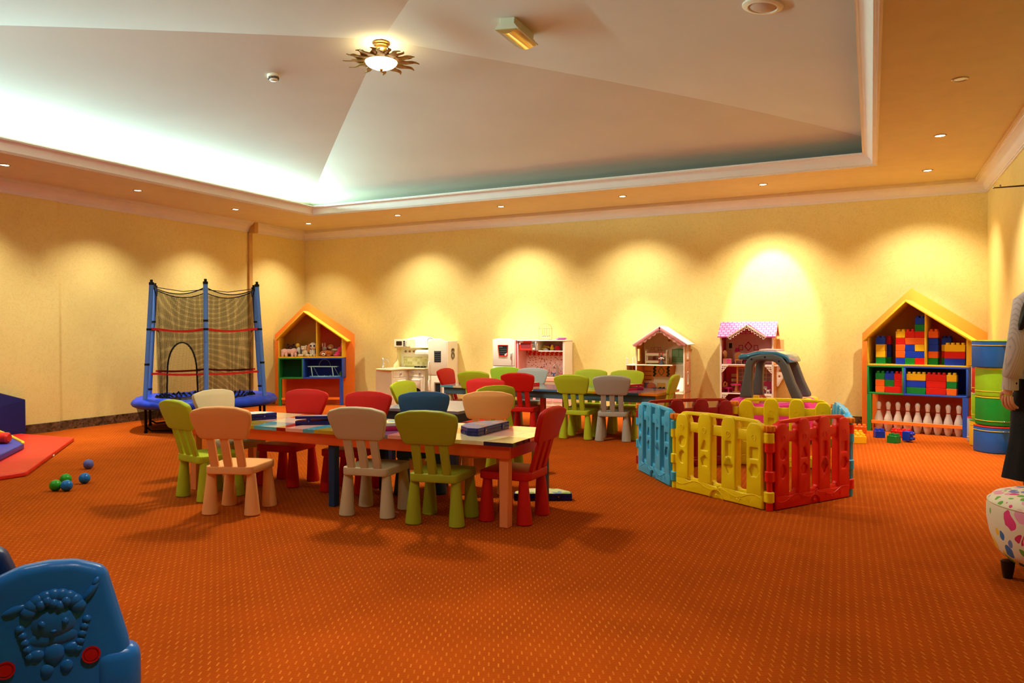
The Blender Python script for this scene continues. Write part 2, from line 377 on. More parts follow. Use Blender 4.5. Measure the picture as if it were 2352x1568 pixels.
for nm, path in (('baseboard_left', [(XL, YB), (XL, YP), (XP, YP), (XP, YF)]), ('baseboard_back', [(XR, YB), (XL, YB)]), ('baseboard_right', [(XR, YF), (XR, YB)]), ('baseboard_front', [(XP, YF), (XR, YF)])):
    b = MB(); b.sweep([(0, .108), (.012, .108), (.016, .104), (.016, 0)], path, closed=False); struct(b.obj(nm, M_marble, smooth=40))

# ------------------------------------------------------------------ ceiling fittings
M_brass = mat('antique_brass', (150, 116, 58), .3, 1, var=.15); M_gilt = mat('gilt_ray', (150, 114, 48), .5, .45, var=.25, vscale=20)
M_glow = mat('lamp_glass', (255, 244, 214), .3, emit=(255, 238, 190), estr=3.2)
M_lens = mat('downlight_lens', (255, 250, 235), .3, emit=(255, 240, 205), estr=16)
M_lens2 = mat('dim_lens', (150, 130, 100), .2, emit=(255, 226, 170), estr=.12)
M_chrome = mat('chrome', (200, 195, 185), .18, 1); M_nickel = mat('satin_nickel', (170, 150, 125), .3, 1)
M_black = mat('black_plastic', (14, 13, 12), .45); M_ivory = plastic('ivory_plastic', (232, 222, 190))
def downlight(x, y, label, on=True):
    t = thing('downlight', label, 'downlight', (x, y, ZC), 0, 'recessed downlights in the ceiling border')
    b = MB(); b.lathe([(.036, -.001), (.038, -.006), (.046, -.008), (.052, -.004), (.053, 0), (.036, 0)], 28); b.obj('trim_ring', M_nickel, t)
    b = MB(); b.lathe([(0, -.0035), (.037, -.0035), (.037, 0), (0, 0)], 24); b.obj('lens', M_lens if on else M_lens2, t)
pos = {0: 'left border, nearest the camera', 1: 'left border, second from the camera', 2: 'left border, third from the camera'}
for i, (x, y) in enumerate(DL_LEFT[:3]): downlight(x, y, 'round lit recessed downlight in the %s' % pos[i])
downlight(*DL_LEFT[3], 'round lit recessed downlight in the far left corner of the border')
for (x, y), wh in zip(DL_BACK, ('above the cream play kitchen', 'above the red and pink play kitchen', 'above the brown dollhouse', 'above the pink roofed dollhouse', 'in the far right corner above the block shelf')):
    downlight(x, y, 'round lit recessed downlight '+wh)
downlight(.527, 7.4, 'round lit recessed downlight in the right border beside the tray corner')
downlight(.527, 5.8, 'dim recessed downlight with bright ring in the right border', False)

t = thing('sun_lamp', 'gilt sun shaped ceiling lamp with wavy rays and glowing bowl', 'ceiling lamp', (-3.62, 5.08, 3.495))
b = MB(); b.lathe([(0, .0), (.070, 0), (.072, -.012), (.058, -.018), (.060, -.028), (.045, -.034), (.046, -.050), (.030, -.060), (0, -.060)], 28); b.obj('canopy', M_brass, t)
b = MB()
for a in (20, 140, 260): b.cyl((.022*math.cos(R(a)), .022*math.sin(R(a)), -.055), (.05*math.cos(R(a)), .05*math.sin(R(a)), -.155), .005, n=8)
b.obj('stem', M_brass, t)
b = MB(); b.lathe([(.128, -.150), (.132, -.158), (.125, -.172), (.105, -.19), (.075, -.204), (.04, -.212), (0, -.214), ], 32); b.lathe([(.128, -.150), (0, -.150)], 32); b.obj('glass_bowl', M_glow, t)
b = MB(); b.lathe([(0, -.212), (.012, -.214), (.013, -.222), (.006, -.232), (0, -.235)], 14); b.obj('finial', M_brass, t)
b = MB(); b.lathe([(.118, -.146), (.15, -.142), (.152, -.149), (.13, -.157), (.118, -.152)], 40); b.obj('ring', M_gilt, t)
def ray(L, wob, wd):
    b = MB(); n = 12; up, dn = [], []
    for k in range(n+1):
        q = k/n; c = wob*math.sin(q*PI*2.1)*q**.6; h = wd*(1-q**1.5)+.004
        up.append((q*L, c+h)); dn.append((q*L, c-h))
    b.solid([up+dn[::-1]], .007, .002)
    return b
RAYS = [ray(.172, .018, .030), ray(.128, -.018, .034)]
protos = [r.obj('ray', M_gilt, t) for r in RAYS]
for k in range(24):
    o = protos[k] if k < 2 else protos[k % 2].copy()
    if k > 1: COL.objects.link(o); o.parent = t
    a = 2*PI*k/24+.05; o.location = (.138*math.cos(a), .138*math.sin(a), -.150+(.006 if k % 2 else 0)); o.rotation_euler = (R(10 if k % 2 else -8), R(-4 if k % 2 else 3), a)
# smoke detector, loudspeaker, emergency light: they sit on the slope of the vault
def on_vault(x, y):
    t_ = max(abs(x-CX)/HX, abs(y-CY)/HY); z = vault_z(t_); s = -.33-.36*t_*t_
    nrm = Vector((-s*math.copysign(1/HX, x-CX), 0, 1)) if abs(x-CX)/HX > abs(y-CY)/HY else Vector((0, -s*math.copysign(1/HY, y-CY), 1))
    return z, (-nrm).normalized()
def mount(t, x, y, spin=0):
    z, nd = on_vault(x, y); t.location = (x, y, z+.002)
    yv = (Vector((0, 1, 0))-nd*nd.y).normalized(); xv = yv.cross(nd)
    t.rotation_euler = (Matrix((xv, yv, nd)).transposed() @ Matrix.Rotation(spin, 3, 'Z')).to_euler()
t = thing('smoke_detector', 'small round white smoke detector on the vaulted ceiling', 'smoke detector'); mount(t, -4.74, 5.04)
b = MB(); b.lathe([(.052, 0), (.053, .022), (.048, .026), (.030, .026)], 26); b.obj('base', M_ivory, t)
b = MB(); b.lathe([(.040, .024), (.042, .04), (.030, .046)], 26)
for k in range(10): a = 2*PI*k/10; b.box(-.004, -.004, .024, .004, .004, .043, M=T(.043*math.cos(a), .043*math.sin(a), 0)@RZ(a))
b.obj('sensor_cage', [mat('sensor_grey', (110, 100, 90), .5)], t)
b = MB(); b.lathe([(.036, .040), (.034, .05), (.026, .054), (0, .055)], 24); b.obj('cap', M_ivory, t)
t = thing('ceiling_speaker', 'round ceiling loudspeaker with grey grille in a pale ring', 'speaker'); mount(t, -.617, 4.916)
b = MB(); b.lathe([(.085, 0), (.125, 0), (.124, .012), (.11, .018), (.09, .02), (.085, .012)], 36); b.obj('ring', M_ivory, t)
b = MB(); b.lathe([(.092, .006), (.07, .02), (.04, .027), (0, .029)], 32); b.obj('grille', mat('speaker_grille', (196, 172, 146), .7), t)
t = thing('emergency_light', 'boxy emergency light with curved brass reflector on the vault', 'emergency light'); mount(t, -2.36, 5.02)
M_el = plastic('pale_green_casing', (206, 204, 170))
b = MB(); b.box(-.06, -.17, 0, .06, .17, .06, .004); b.obj('base', M_el, t)
b = MB()
for y in (-.178, .17): b.solid([[(-.06, .045), (.06, .045), (.095, .085), (-.095, .085)]], .008, M=XZ(y+.004))
b.box(-.098, -.178, .080, -.090, .178, .090); b.obj('end_plate', M_el, t)
b = MB(); prof = [(-.091, .086)]+[(-.091+.182*k/12, .086+.03*math.sin(PI*k/12)) for k in range(13)]
b.solid([prof[1:]+[(.091, .082), (-.091, .082)]], .34, M=XZ(0)); b.obj('reflector', mat('brass_reflector', (214, 184, 110), .12, 1), t)
t = thing('wall_bracket', 'thin dark metal bracket of two rods on right wall', 'bracket', (.894, 7.2, 2.285))
for k, dz in enumerate((.012, -.012)):
    b = MB(); b.cyl((0, 0, 0), (.263, dz*6, dz*1.2), .0045, n=8); b.obj('rod', mat('dark_rod', (74, 52, 34), .35, .8), t)
b = MB(); b.sph((0, 0, 0), .009, 10); b.obj('end_ball', M_nickel, t)
b = MB(); b.cyl((.045, 0, .002), (.045, 0, .022), .006, n=8); b.obj('thumb_screw', M_nickel, t)
# ------------------------------------------------------------------ children's chairs
CHC = {'red': (206, 28, 22), 'lime': (186, 204, 44), 'olive': (166, 176, 40), 'peach': (255, 186, 116), 'beige': (208, 194, 154), 'grey': (176, 176, 168), 'pale grey': (182, 194, 196), 'blue': (50, 92, 142), 'bright green': (160, 204, 36)}
CHM = {k: mat('chair_'+k.replace(' ', '_'), v, .5, var=.03, bump=.05, bscale=120, spec=.2) for k, v in CHC.items()}
def chair_proto():
    t = thing('child_chair', 'x', 'chair'); m = CHM['red']
    b = MB(); b.solid([rpoly([(-.152, -.165), (.152, -.165), (.168, .165), (-.168, .165)], .045, 5)], .050, .008, T(0, 0, .280), 2); b.obj('seat', m, t)
    lean = Matrix.Translation((0, -.150, .30)) @ Matrix.Rotation(R(16.5), 4, 'X')       # standing plane of the back, leaning away from the seat
    for x in (-.088, 0, .088):
        b = MB(); b.box(x-.026, -.011, -.004, x+.026, .011, .215, .004, lean); b.obj('slat', m, t)
    out = rpoly([(-.154, .192), (.154, .192), (.188, .31), (.194, .372), (.1, .397), (0, .402), (-.1, .397), (-.194, .372), (-.188, .31)], [.04, .04, .06, .045, .1, .1, .1, .045, .06], 5)
    b = MB(); b.solid([out], .034, .009, lean @ XZ(0), 2)
    b.obj('backrest', m, t)
    for sx, sy in ((-1, -1), (1, -1), (-1, 1), (1, 1)):
        b = MB(); b.lathe([(0, 0), (.042, 0), (.0475, .006), (.0475, .012), (.027, .256), (0, .256)], 22)
        o = b.obj('leg', m, t, loc=(sx*.138, sy*.125, .0)); o.rotation_euler = (R(sy*1.6), R(-sx*1.8), 0)
    return t
_ch0 = chair_proto(); _used = [False]
def chair(color, x, y, deg, label, group):
    if not _used[0]:
        _used[0] = True; o = _ch0; o.location = (x, y, 0); o.rotation_euler = (0, 0, R(deg)); o['label'] = label; o['group'] = group; o['category'] = 'chair'
        for k in o.children: paint(k, CHM[color])
        return o
    return dup(_ch0, (x, y, 0), R(deg), label, group, CHM[color])
G1, G2, G3 = 'chairs around the orange table', 'chairs around the small blue grey table', 'chairs around the far blue grey table'
chair('peach', -3.627, 3.535, 19.5, 'peach plastic child chair on the near side of the orange table, its back to us', G1)
chair('beige', -2.805, 3.855, 9, 'beige plastic child chair on the near side of the orange table', G1)
chair('olive', -2.319, 3.855, 9, 'lime green plastic child chair between beige chair and front table leg', G1)
chair('red', -1.955, 4.095, 91, 'red plastic child chair at the right end of the orange table', G1)
chair('lime', -4.13, 3.755, -13, 'yellow green plastic child chair left of the near peach chair', G1)
chair('beige', -4.40, 4.25, -93, 'grey beige plastic child chair at the left end of orange table', G1)
chair('red', -3.96, 4.33, 186, 'red plastic child chair facing us across the orange table, left of two', G1)
chair('red', -3.37, 4.345, 188, 'red plastic child chair facing us beside the blue chair at orange table', G1)
chair('blue', -2.893, 4.52, 208, 'dusty blue plastic child chair on the far side of orange table', G1)
chair('peach', -2.48, 4.715, 203, 'peach plastic child chair facing us behind the right blue case', G1)
chair('lime', -3.60, 5.71, -90, 'green plastic child chair turned sideways behind the blue chair', G2)
chair('red', -3.281, 6.10, 192, 'red plastic child chair behind the small blue grey table', G2)
chair('olive', -2.585, 5.40, 242, 'olive green plastic child chair turned away right of small blue grey table', G2)
chair('lime', -4.081, 7.665, 6, 'lime plastic child chair on near side of far table, left end', G3)
chair('red', -3.469, 7.54, 6, 'red plastic child chair on near side of far table', G3)
chair('lime', -2.80, 7.475, 1, 'scratched lime plastic child chair on near side of far table beside grey chair', G3)
chair('grey', -2.417, 7.475, 12, 'grey plastic child chair on near side of far table, right end', G3)
chair('bright green', -4.10, 8.27, 200, 'bright green plastic child chair behind far table, in front of white toy fridge', G3)
chair('pale grey', -3.70, 8.11, 189, 'pale blue grey plastic child chair behind far table below the red toy kitchen', G3)
chair('lime', -2.925, 8.07, 190, 'pale lime child chair behind far table, left of the touching pair', G3)
chair('lime', -2.475, 8.03, 190, 'pale lime child chair behind far table, right of the touching pair', G3)
chair('red', -4.455, 7.90, 270, 'red plastic child chair at left end of far table by the toy fridge', G3)
chair('lime', -2.07, 7.64, 91, 'lime plastic child chair seen edge on at right end of far table', G3)

# ------------------------------------------------------------------ tables
TC = {'sky': (86, 176, 204), 'maroon': (150, 26, 24), 'rose': (232, 150, 140), 'mustard': (190, 156, 26), 'cream': (240, 224, 176), 'navy': (36, 42, 66), 'red': (208, 44, 30), 'orange': (232, 128, 30), 'pink': (236, 178, 168), 'blue': (60, 120, 170), 'purple': (112, 96, 150), 'teal': (90, 160, 130), 'slate': (92, 100, 120), 'white': (234, 230, 214)}
TM = {k: mat('table_'+k, v, .14, var=.03, coat=.5) for k, v in TC.items()}
def table(label, x, y, deg, L, W, pattern, apron, end_apron, legs, midlegs, group):
    t = thing('play_table', label, 'table', (x, y, 0), R(deg), group)
    names = sorted({c for col in pattern for c in col[2]}); b = MB(); z1, z0 = .500, .478
    for (xf0, xb0, cols), nxt in zip(pattern, pattern[1:]+[(1, 1, None)]):
        xf1, xb1 = nxt[0], nxt[1]; K = len(cols)
        for k, c in enumerate(cols):
            f0, f1 = k/K, (k+1)/K
            P = lambda f, a, c_: ((a+(c_-a)*f)*L-L/2, -W/2+W*f)
            q = [P(f0, xf0, xb0), P(f0, xf1, xb1), P(f1, xf1, xb1), P(f1, xf0, xb0)]
            b.mi = names.index(c)
            b.poly([(*p, z1) for p in q]+[(*p, z0) for p in q], [(0, 1, 2, 3), (7, 6, 5, 4), (0, 4, 5, 1), (1, 5, 6, 2), (2, 6, 7, 3), (3, 7, 4, 0)])
    b.obj('tabletop', [TM[n] for n in names], t, smooth=0)
    a, e = L/2-.035, W/2-.03
    for y_ in (-e, e-.02): b = MB(); b.box(-a, y_, .402, a, y_+.02, .478, .002); b.obj('apron', apron, t)
    for x_ in (-a, a-.02): b = MB(); b.box(x_, -e+.02, .402, x_+.02, e-.02, .478, .002); b.obj('apron', end_apron, t)
    for (px, py), m in zip([(1, -1), (-1, -1), (1, 1), (-1, 1)], legs):
        b = MB(); b.box(-.029, -.029, 0, .029, .029, .478, .004); b.obj('leg', m, t, loc=(px*(a-.05), py*(e-.05), 0))
    if midlegs:
        for py, m in zip((-1, 1), midlegs): b = MB(); b.box(-.026, -.026, 0, .026, .026, .478, .004); b.obj('leg', m, t, loc=(0, py*(e-.05), 0))
    return t
M_tor = mat('table_paint_orange', (232, 92, 36), .35, var=.05); M_tpe = mat('table_paint_peach', (246, 150, 88), .4, var=.05); M_tnb = mat('table_paint_navy', (24, 58, 96), .4, var=.05)
M_tbg = mat('table_paint_blue_grey', (72, 104, 122), .4, var=.05); M_tol = mat('table_paint_ochre', (196, 140, 40), .4, var=.05); M_tcr = mat('table_paint_cream', (226, 214, 170), .4)
PAT1 = [(0, 0, ['sky', 'mustard', 'orange']), (.09, .02, ['rose', 'sky', 'purple']), (.19, .10, ['mustard', 'pink', 'cream']), (.27, .2, ['sky', 'white', 'orange']), (.345, .30, ['maroon', 'sky', 'orange']), (.375, .36, ['pink', 'red', 'rose']),
        (.43, .42, ['sky', 'rose', 'cream']), (.465, .47, ['mustard', 'pink', 'purple']), (.53, .53, ['cream', 'rose', 'teal']), (.60, .60, ['purple', 'white', 'cream']), (.68, .66, ['rose', 'teal', 'white']), (.735, .74, ['mustard', 'orange', 'cream']), (.815, .82, ['cream', 'sky', 'orange']), (.85, .88, ['cream', 'pink', 'rose']), (.93, .985, ['navy', 'cream', 'white'])]
table('long low play table with patchwork striped top and orange apron, nearest of the tables', -3.15, 4.145, 0, 2.66, .71, PAT1, M_tor, mat('table_paint_red', (206, 50, 30), .35, var=.05), [M_tpe, M_tpe, M_tnb, M_tpe], [M_tnb, M_tnb], 'low play tables')
PAT2 = [(0, 0, ['sky', 'purple']), (.07, .04, ['cream', 'pink']), (.2, .17, ['blue', 'orange']), (.34, .3, ['orange', 'slate']), (.42, .40, ['cream', 'purple']), (.47, .5, ['blue', 'purple']), (.58, .6, ['cream', 'teal']), (.66, .72, ['mustard', 'white']), (.74, .78, ['orange', 'pink']), (.80, .84, ['rose', 'slate']), (.86, .92, ['blue', 'slate']), (.925, .965, ['orange', 'orange'])]
table('long low play table with patchwork top and blue grey apron by the toy kitchens', -3.235, 7.83, -5, 2.68, .70, PAT2, M_tbg, M_tol, [mat('leg_ochre_dark', (150, 116, 60), .4), M_tcr, M_tcr, M_tcr], [mat('table_paint_red', ), M_tcr], 'low play tables')
PAT3 = [(0, 0, ['slate', 'purple']), (.3, .3, ['purple', 'slate']), (.72, .72, ['purple', 'purple'])]
TM['purple'] = mat('table_lilac_grey', (150, 152, 178), .2)
table('small low blue grey table mostly hidden between the two long tables', -3.33, 5.53, 0, .78, .80, [(0, 0, ['purple']), (.5, .5, ['purple'])], M_tnb, M_tnb, [M_tnb]*4, None, 'low play tables')

# ------------------------------------------------------------------ colouring cases on the tables
def case(label, x, y, z, deg, base, lid, top, L=.30, W=.17, H=.036, open_=0, group='half round colouring cases'):
    t = thing('colouring_case', label, 'case', (x, y, z), R(deg), group)
    plan = rpoly([(-L/2, 0), (L/2, 0), (L/2, W*.35), (L*.3, W*.85), (0, W), (-L*.3, W*.85), (-L/2, W*.35)], [.012, .012, .05, .06, .08, .06, .05], 5)
    b = MB(); b.solid([plan], H*.55, .003, T(0, 0, H*.28)); b.obj('tray', base, t)
    M = T(0, W, H*.58) @ Matrix.Rotation(R(-open_), 4, 'X') @ T(0, -W, 0)
    b = MB(); b.solid([plan], H*.42, .003, M @ T(0, 0, H*.21)); o = b.obj('lid', lid, t)
    b = MB(); b.solid([[(px*.95, py*.95+W*.025) for px, py in plan]], .0012, M=M @ T(0, 0, H*.425)); b.obj('print', top, o)
    for px in (-L*.27, L*.27): b = MB(); b.box(px-.014, -.004, .004, px+.014, .002, H*.9, .001); q = b.obj('clasp', base, t); b = MB(); b.cyl((px, -.003, H*.55), (px, -.0058, H*.55), .0035, n=10); b.obj('stud', M_chrome, q)
    b = MB()
    for k in range(len(plan)):
        p = Vector(plan[k]); q = Vector(plan[k-1])
        if p.y < W*.2 and q.y < W*.2: continue
        for f in (.25, .75): c = q.lerp(p, f); b.cyl((c.x, c.y, .003), (c.x, c.y, H*.54), .0022, n=6)
    o = b.obj('ribbing', base, t); o['kind'] = 'stuff'
    return t
M_cb = plastic('case_blue', (26, 30, 120), .25); M_cm = plastic('case_magenta', (196, 24, 100), .25); M_cr = plastic('case_red', (200, 26, 50), .25)
def cprint(name, c1, c2): return mat(name, c1, .12, var=.0) if False else dots(name, c1, c2, 11, .55)
P1 = cprint('case_print_lilac', (150, 138, 160), [(170, 120, 90), (190, 150, 120), (140, 130, 170)]); P2 = cprint('case_print_pale', (226, 216, 200), [(120, 150, 200), (240, 210, 150), (210, 220, 170)]); P3 = cprint('case_print_green', (220, 224, 160), [(150, 180, 90), (120, 160, 190), (240, 230, 190)])
case('blue half round colouring case on right end of the orange table', -2.135, 4.18, .5, 90, M_cb, M_cb, P1, .44, .20, .046)
case('dark blue colouring case with pale lid at left end of the orange table', -4.0, 3.99, .5, 62, M_cb, M_cb, P2, .40, .20, .046)
case('dark blue colouring case with its lid ajar beside the beige chair', -3.36, 4.035, .5, 30, M_cb, M_cb, P1, .40, .20, .046, 4)
case('magenta colouring case on the orange table between beige and lime chairs', -2.75, 3.97, .5, 35, M_cm, plastic('case_lid_pale', (224, 218, 206)), P3, .30, .17, .050)
case('magenta colouring case at the left end of the far table', -4.37, 7.90, .5, 8, M_cm, M_cm, P1, .28, .16, .044)
case('small red colouring case on far table behind the red chair', -3.53, 7.78, .5, 40, M_cr, M_cr, P2, .26, .15, .044)
case('red colouring case with raised pale lid on right end of the far table', -2.29, 7.70, .5, 62, M_cm, M_cr, P3, .36, .18, .055, 3)
case('dark blue colouring case with yellow picture lid lying on the carpet', -1.975, 4.575, 0.001, 24.7, M_cb, M_cb, P3, .39, .19, .046)
t = thing('crayon', 'short wrapped crayon lying on carpet under the orange table', 'crayon', (-2.70, 3.885, .0065), R(-15))
b = MB(); b.cyl((-.05, 0, 0), (.05, 0, 0), .006, n=10); b.obj('wrapper', mat('crayon_paper', (190, 120, 90), .6), t)
b = MB(); b.cyl((-.05, 0, 0), (-.064, 0, 0), .005, .002, n=10); b.obj('tip', mat('crayon_wax', (200, 60, 30), .5), t)

# ------------------------------------------------------------------ playpen of six plastic panels
def pen_panel(L, c, H=.565):
    b = MB(); hw = L/2-.035
    n = 4; pw = .118*L/.78; xs = [-hw+pw/2+(2*hw-pw)*k/3 for k in range(4)]; tops = [H-.02, H, H, H-.02]
    z_rail = H-.13
    out = rpoly([(-hw, .0), (hw, .0), (hw, H-.055), (xs[3]+.01, H-.004), (xs[2], H+.004), (xs[1], H+.004), (xs[0]-.01, H-.004), (-hw, H-.055)], [.012, .012, .05, .05, .2, .2, .05, .05], 6)
    slots, traps = [], []
    for k in range(3):
        x0, x1 = xs[k]+pw/2-.002, xs[k+1]-pw/2+.002
        slots.append(rpoly([(x0, .100), (x1, .100), (x1, z_rail-.012), (x0, z_rail-.012)], [.034, .034, .012, .012], 6))
        traps.append(rpoly([(x0+.006, H-.075), (x1-.006, H-.075), (x1+.016, H-.024), (x0-.016, H-.024)], .008, 3))
    b.solid([out]+slots+traps, .034, .006, XZ(0))
    shp = [(lambda x, z: ring(x, z, .030, 20, .036), lambda x, z: ring(x, z, .028, 20, .042)),
           (lambda x, z: rpoly([(x-.034, z-.036), (x+.034, z-.036), (x, z+.04)], .008, 3), lambda x, z: ring(x, z, .036, 5, .040, PI/2)),
           (lambda x, z: rect(x-.022, z-.05, x+.022, z+.05, .006, 3), lambda x, z: rpoly([(x-.034, z), (x, z-.055), (x+.034, z), (x, z+.055)], .006, 3)),
           (lambda x, z: rect(x-.032, z-.034, x+.032, z+.034, .006, 3), lambda x, z: ring(x, z, .040, 6, .042))]
    for k, x in enumerate(xs):
        pk = rpoly([(x-pw/2, .085), (x+pw/2, .085), (x+pw/2, tops[k]-.05), (x+pw*.32, tops[k]), (x-pw*.32, tops[k]), (x-pw/2, tops[k]-.05)], [0, 0, .06, .05, .05, .06], 5)
        b.solid([pk, shp[k][0](x, H-.215), shp[k][1](x, H-.325)], .058, .009, XZ(0), 2)
        for s in (-1, 1):
            b.tube([(x+.016*math.cos(2*PI*j/18), s*.029, H-.115+.019*math.sin(2*PI*j/18)) for j in range(18)], .0022, 5, closed=True)
            b.box(x-.002, s*.028-.002, H-.128, x+.002, s*.028+.002, H-.102, M=T(x, 0, H-.115)@Matrix.Rotation(R(40), 4, 'Y')@T(-x, 0, -(H-.115)))
    base = [(-hw, .004), (-.075, .004)]+arc(0, .004, .05, 180, 0, 10)+[(.075, .004), (hw, .004), (hw, .092)]
    base += [(hw-2*hw*q/24, .088+.008*math.sin(q*.9)) for q in range(1, 24)]+[(-hw, .092)]
    b.solid([base], .056, .007, XZ(0), 2)
    for s in (-1, 1):
        y = s*.028
        b.tube([(hw-.012-(2*hw-.024)*q/30, y, .066+.014*math.sin(q*.62)+.008*math.cos(q*.3)) for q in range(31)], .0026, 5)
        b.tube([(.06*math.cos(PI*j/14), y, .004+.06*math.sin(PI*j/14)) for j in range(15)], .003, 5)
        for fx, fz in ((.02, .078), (hw*.5, .04)):
            for j in range(5): b.sph((fx+.014*math.cos(2*PI*j/5), y, fz+.014*math.sin(2*PI*j/5)), (.007, .003, .007), 8)
        for gx in (-hw*.35, hw*.72, hw*.32):
            for dx, hh in ((-.02, .03), (-.005, .045), (.012, .035)): b.tube([(gx, y, .025 if gx > 0 else .05), (gx+dx, y, (.025 if gx > 0 else .05)+hh)], .002, 4)
        b.sph((0, y*.95, .026), (.010, .004, .010), 10)
    return b
M_py = plastic('pen_yellow', (255, 224, 20), .36); M_pr = plastic('pen_red', (232, 32, 14), .36); M_pb = plastic('pen_blue', (70, 180, 228), .36); M_po = plastic('pen_orange_cap', (246, 146, 24), .4); M_pd = plastic('pen_dark_red', (172, 20, 16), .36)
pen = thing('playpen', 'six sided plastic playpen with yellow, red and blue picket panels', 'playpen', (-.85, 5.75, 0))
PEN = [(-1.705, 5.945), (-1.275, 5.36), (-.575, 4.915), (-.135, 5.59), (-.262, 6.585), (-1.045, 6.53)]
PCOL = [(M_pb, 'blue panel on the left'), (M_py, 'yellow panel facing the room'), (M_pr, 'red panel at the right'), (M_pb, 'blue panel at the far right'), (M_py, 'yellow panel at the back'), (M_pd, 'dark red panel at the back left')]
RODC = [M_po, M_py, M_pr, M_pb, M_pb, M_py]
for i in range(6):
    a, c = Vector(PEN[i]), Vector(PEN[(i+1) % 6]); d = c-a; ang = math.atan2(d.y, d.x); m = (a+c)/2-Vector((-.85, 5.75))
    p = pen_panel(d.length, None).obj('panel', PCOL[i][0], pen, loc=(m.x, m.y, 0), rz=ang); p['label'] = PCOL[i][1]
    L = d.length
    for e, zs in ((-1, (.40, .215)), (1, (.455, .085))):
        for z in zs:
            b = MB(); b.box(e*(L/2-.045), -.020, z-.035, e*(L/2), .020, z+.035, .008, seg=2); b.cyl((e*L/2, 0, z-.035), (e*L/2, 0, z+.035), .030, n=18, b=.006)
            b.obj('hinge_lug', PCOL[i][0], p)
    q = a-Vector((-.85, 5.75))
    b = MB(); b.cyl((0, 0, .012), (0, 0, .52), .0185, n=18); b.cyl((0, 0, .002), (0, 0, .06), .022, n=18); r_ = b.obj('hinge_rod', RODC[i], pen, loc=(q.x, q.y, 0))
    b = MB()
    gear = []
    for k in range(40): rr = .033+.003*math.cos(10*2*PI*k/40); gear.append((rr*math.cos(2*PI*k/40), rr*math.sin(2*PI*k/40)))
    b.solid([gear, ring(0, 0, .015, 16)], .036, .004, T(0, 0, .517)); b.obj('cap', M_po, r_)

# ------------------------------------------------------------------ balls on the carpet
def ball(label, u, c, r=.040):
    t = thing('play_ball', label, 'ball', (u[0], u[1], 0), 0, 'plastic balls on the carpet')
    b = MB(); b.sph((0, 0, r), r, 28); b.obj('shell', c, t)
    b = MB(); b.tube([(r*1.002*math.cos(2*PI*k/40), r*1.002*math.sin(2*PI*k/40), r) for k in range(40)], .0006, 4, closed=True); b.obj('seam', c, t).rotation_euler = (.0, 0, 0)
M_bg = plastic('ball_green', (44, 160, 36), .3); M_bb = plastic('ball_blue', (20, 110, 190), .3); M_bp = plastic('ball_violet', (92, 100, 176), .3)
ball('green plastic ball in front, left of the small blue one', (-5.272, 3.40), M_bg)
ball('green plastic ball behind the two touching balls', (-5.43, 3.58), M_bg)
ball('blue plastic ball touching the front green ball', (-5.192, 3.43), M_bb)
ball('bright blue plastic ball lying alone right of the green balls', (-5.33, 3.66), M_bb)
ball('violet plastic ball, farthest from the camera', (-5.875, 4.07), M_bp)
# ------------------------------------------------------------------ trampoline with net
tr = thing('trampoline', 'small blue trampoline with black net and padded poles', 'trampoline', (-7.226, 6.52, 0))
M_foam = plastic('pole_foam_blue', (84, 128, 206), .55); M_pad = mat('pad_blue', (14, 62, 200), .45, var=.12, vscale=9, bump=.5, bscale=9); M_mat = mat('jump_mat', (16, 16, 20), .8)
M_net = netting('net_mesh', .26); M_trim = mat('black_webbing', (10, 10, 10), .8); M_strap = mat('red_webbing', (206, 32, 20), .7); M_leg = mat('black_steel', (16, 15, 15), .35, .6)
A0 = math.atan2(-6.52, 7.226)
ANG = [A0+k*PI/3 for k in range(6)]           # 0 is the post nearest the camera
def pol(r, a, z): return (r*math.cos(a), r*math.sin(a), z)
RB, RT, ZP, ZT = .745, .655, .34, 1.675
b = MB(); prof = [(.50, .335), (.52, .352), (.57, .372), (.66, .380), (.74, .372), (.795, .350), (.815, .318), (.80, .288), (.765, .270), (.72, .268), (.62, .30), (.50, .335)]
b.lathe(prof, 72)
for v in b.bm.verts:
    a = math.atan2(v.co.y, v.co.x)-A0; ph = (a/(PI/3)+.5) % 1
    puff = .018*math.sin(PI*ph)**.5-.010+.006*math.sin(a*23)+.004*math.sin(a*41+1)
    if v.co.z > .30: v.co.z += puff
    r = math.hypot(v.co.x, v.co.y); k = 1+(.018*math.sin(PI*ph)-.004 if r > .7 else 0); v.co.x *= k; v.co.y *= k
b.obj('pad', M_pad, tr, smooth=80)
b = MB(); b.lathe([(0, .325), (.52, .325), (.53, .318), (0, .318)], 48)
b.obj('jump_mat', M_mat, tr)
b = MB()
for k in range(48):
    a = 2*PI*k/48; b.tube([pol(.50, a, .345), pol(.545, a+.03, .385+.012*math.sin(k*1.7)), pol(.56, a+.06, .36)], .012, 5)
b.obj('net_hem', M_trim, tr)
b = MB(); b.tube([pol(.74, 2*PI*k/48, .285) for k in range(48)], .016, 8, closed=True); b.obj('rim', M_leg, tr)
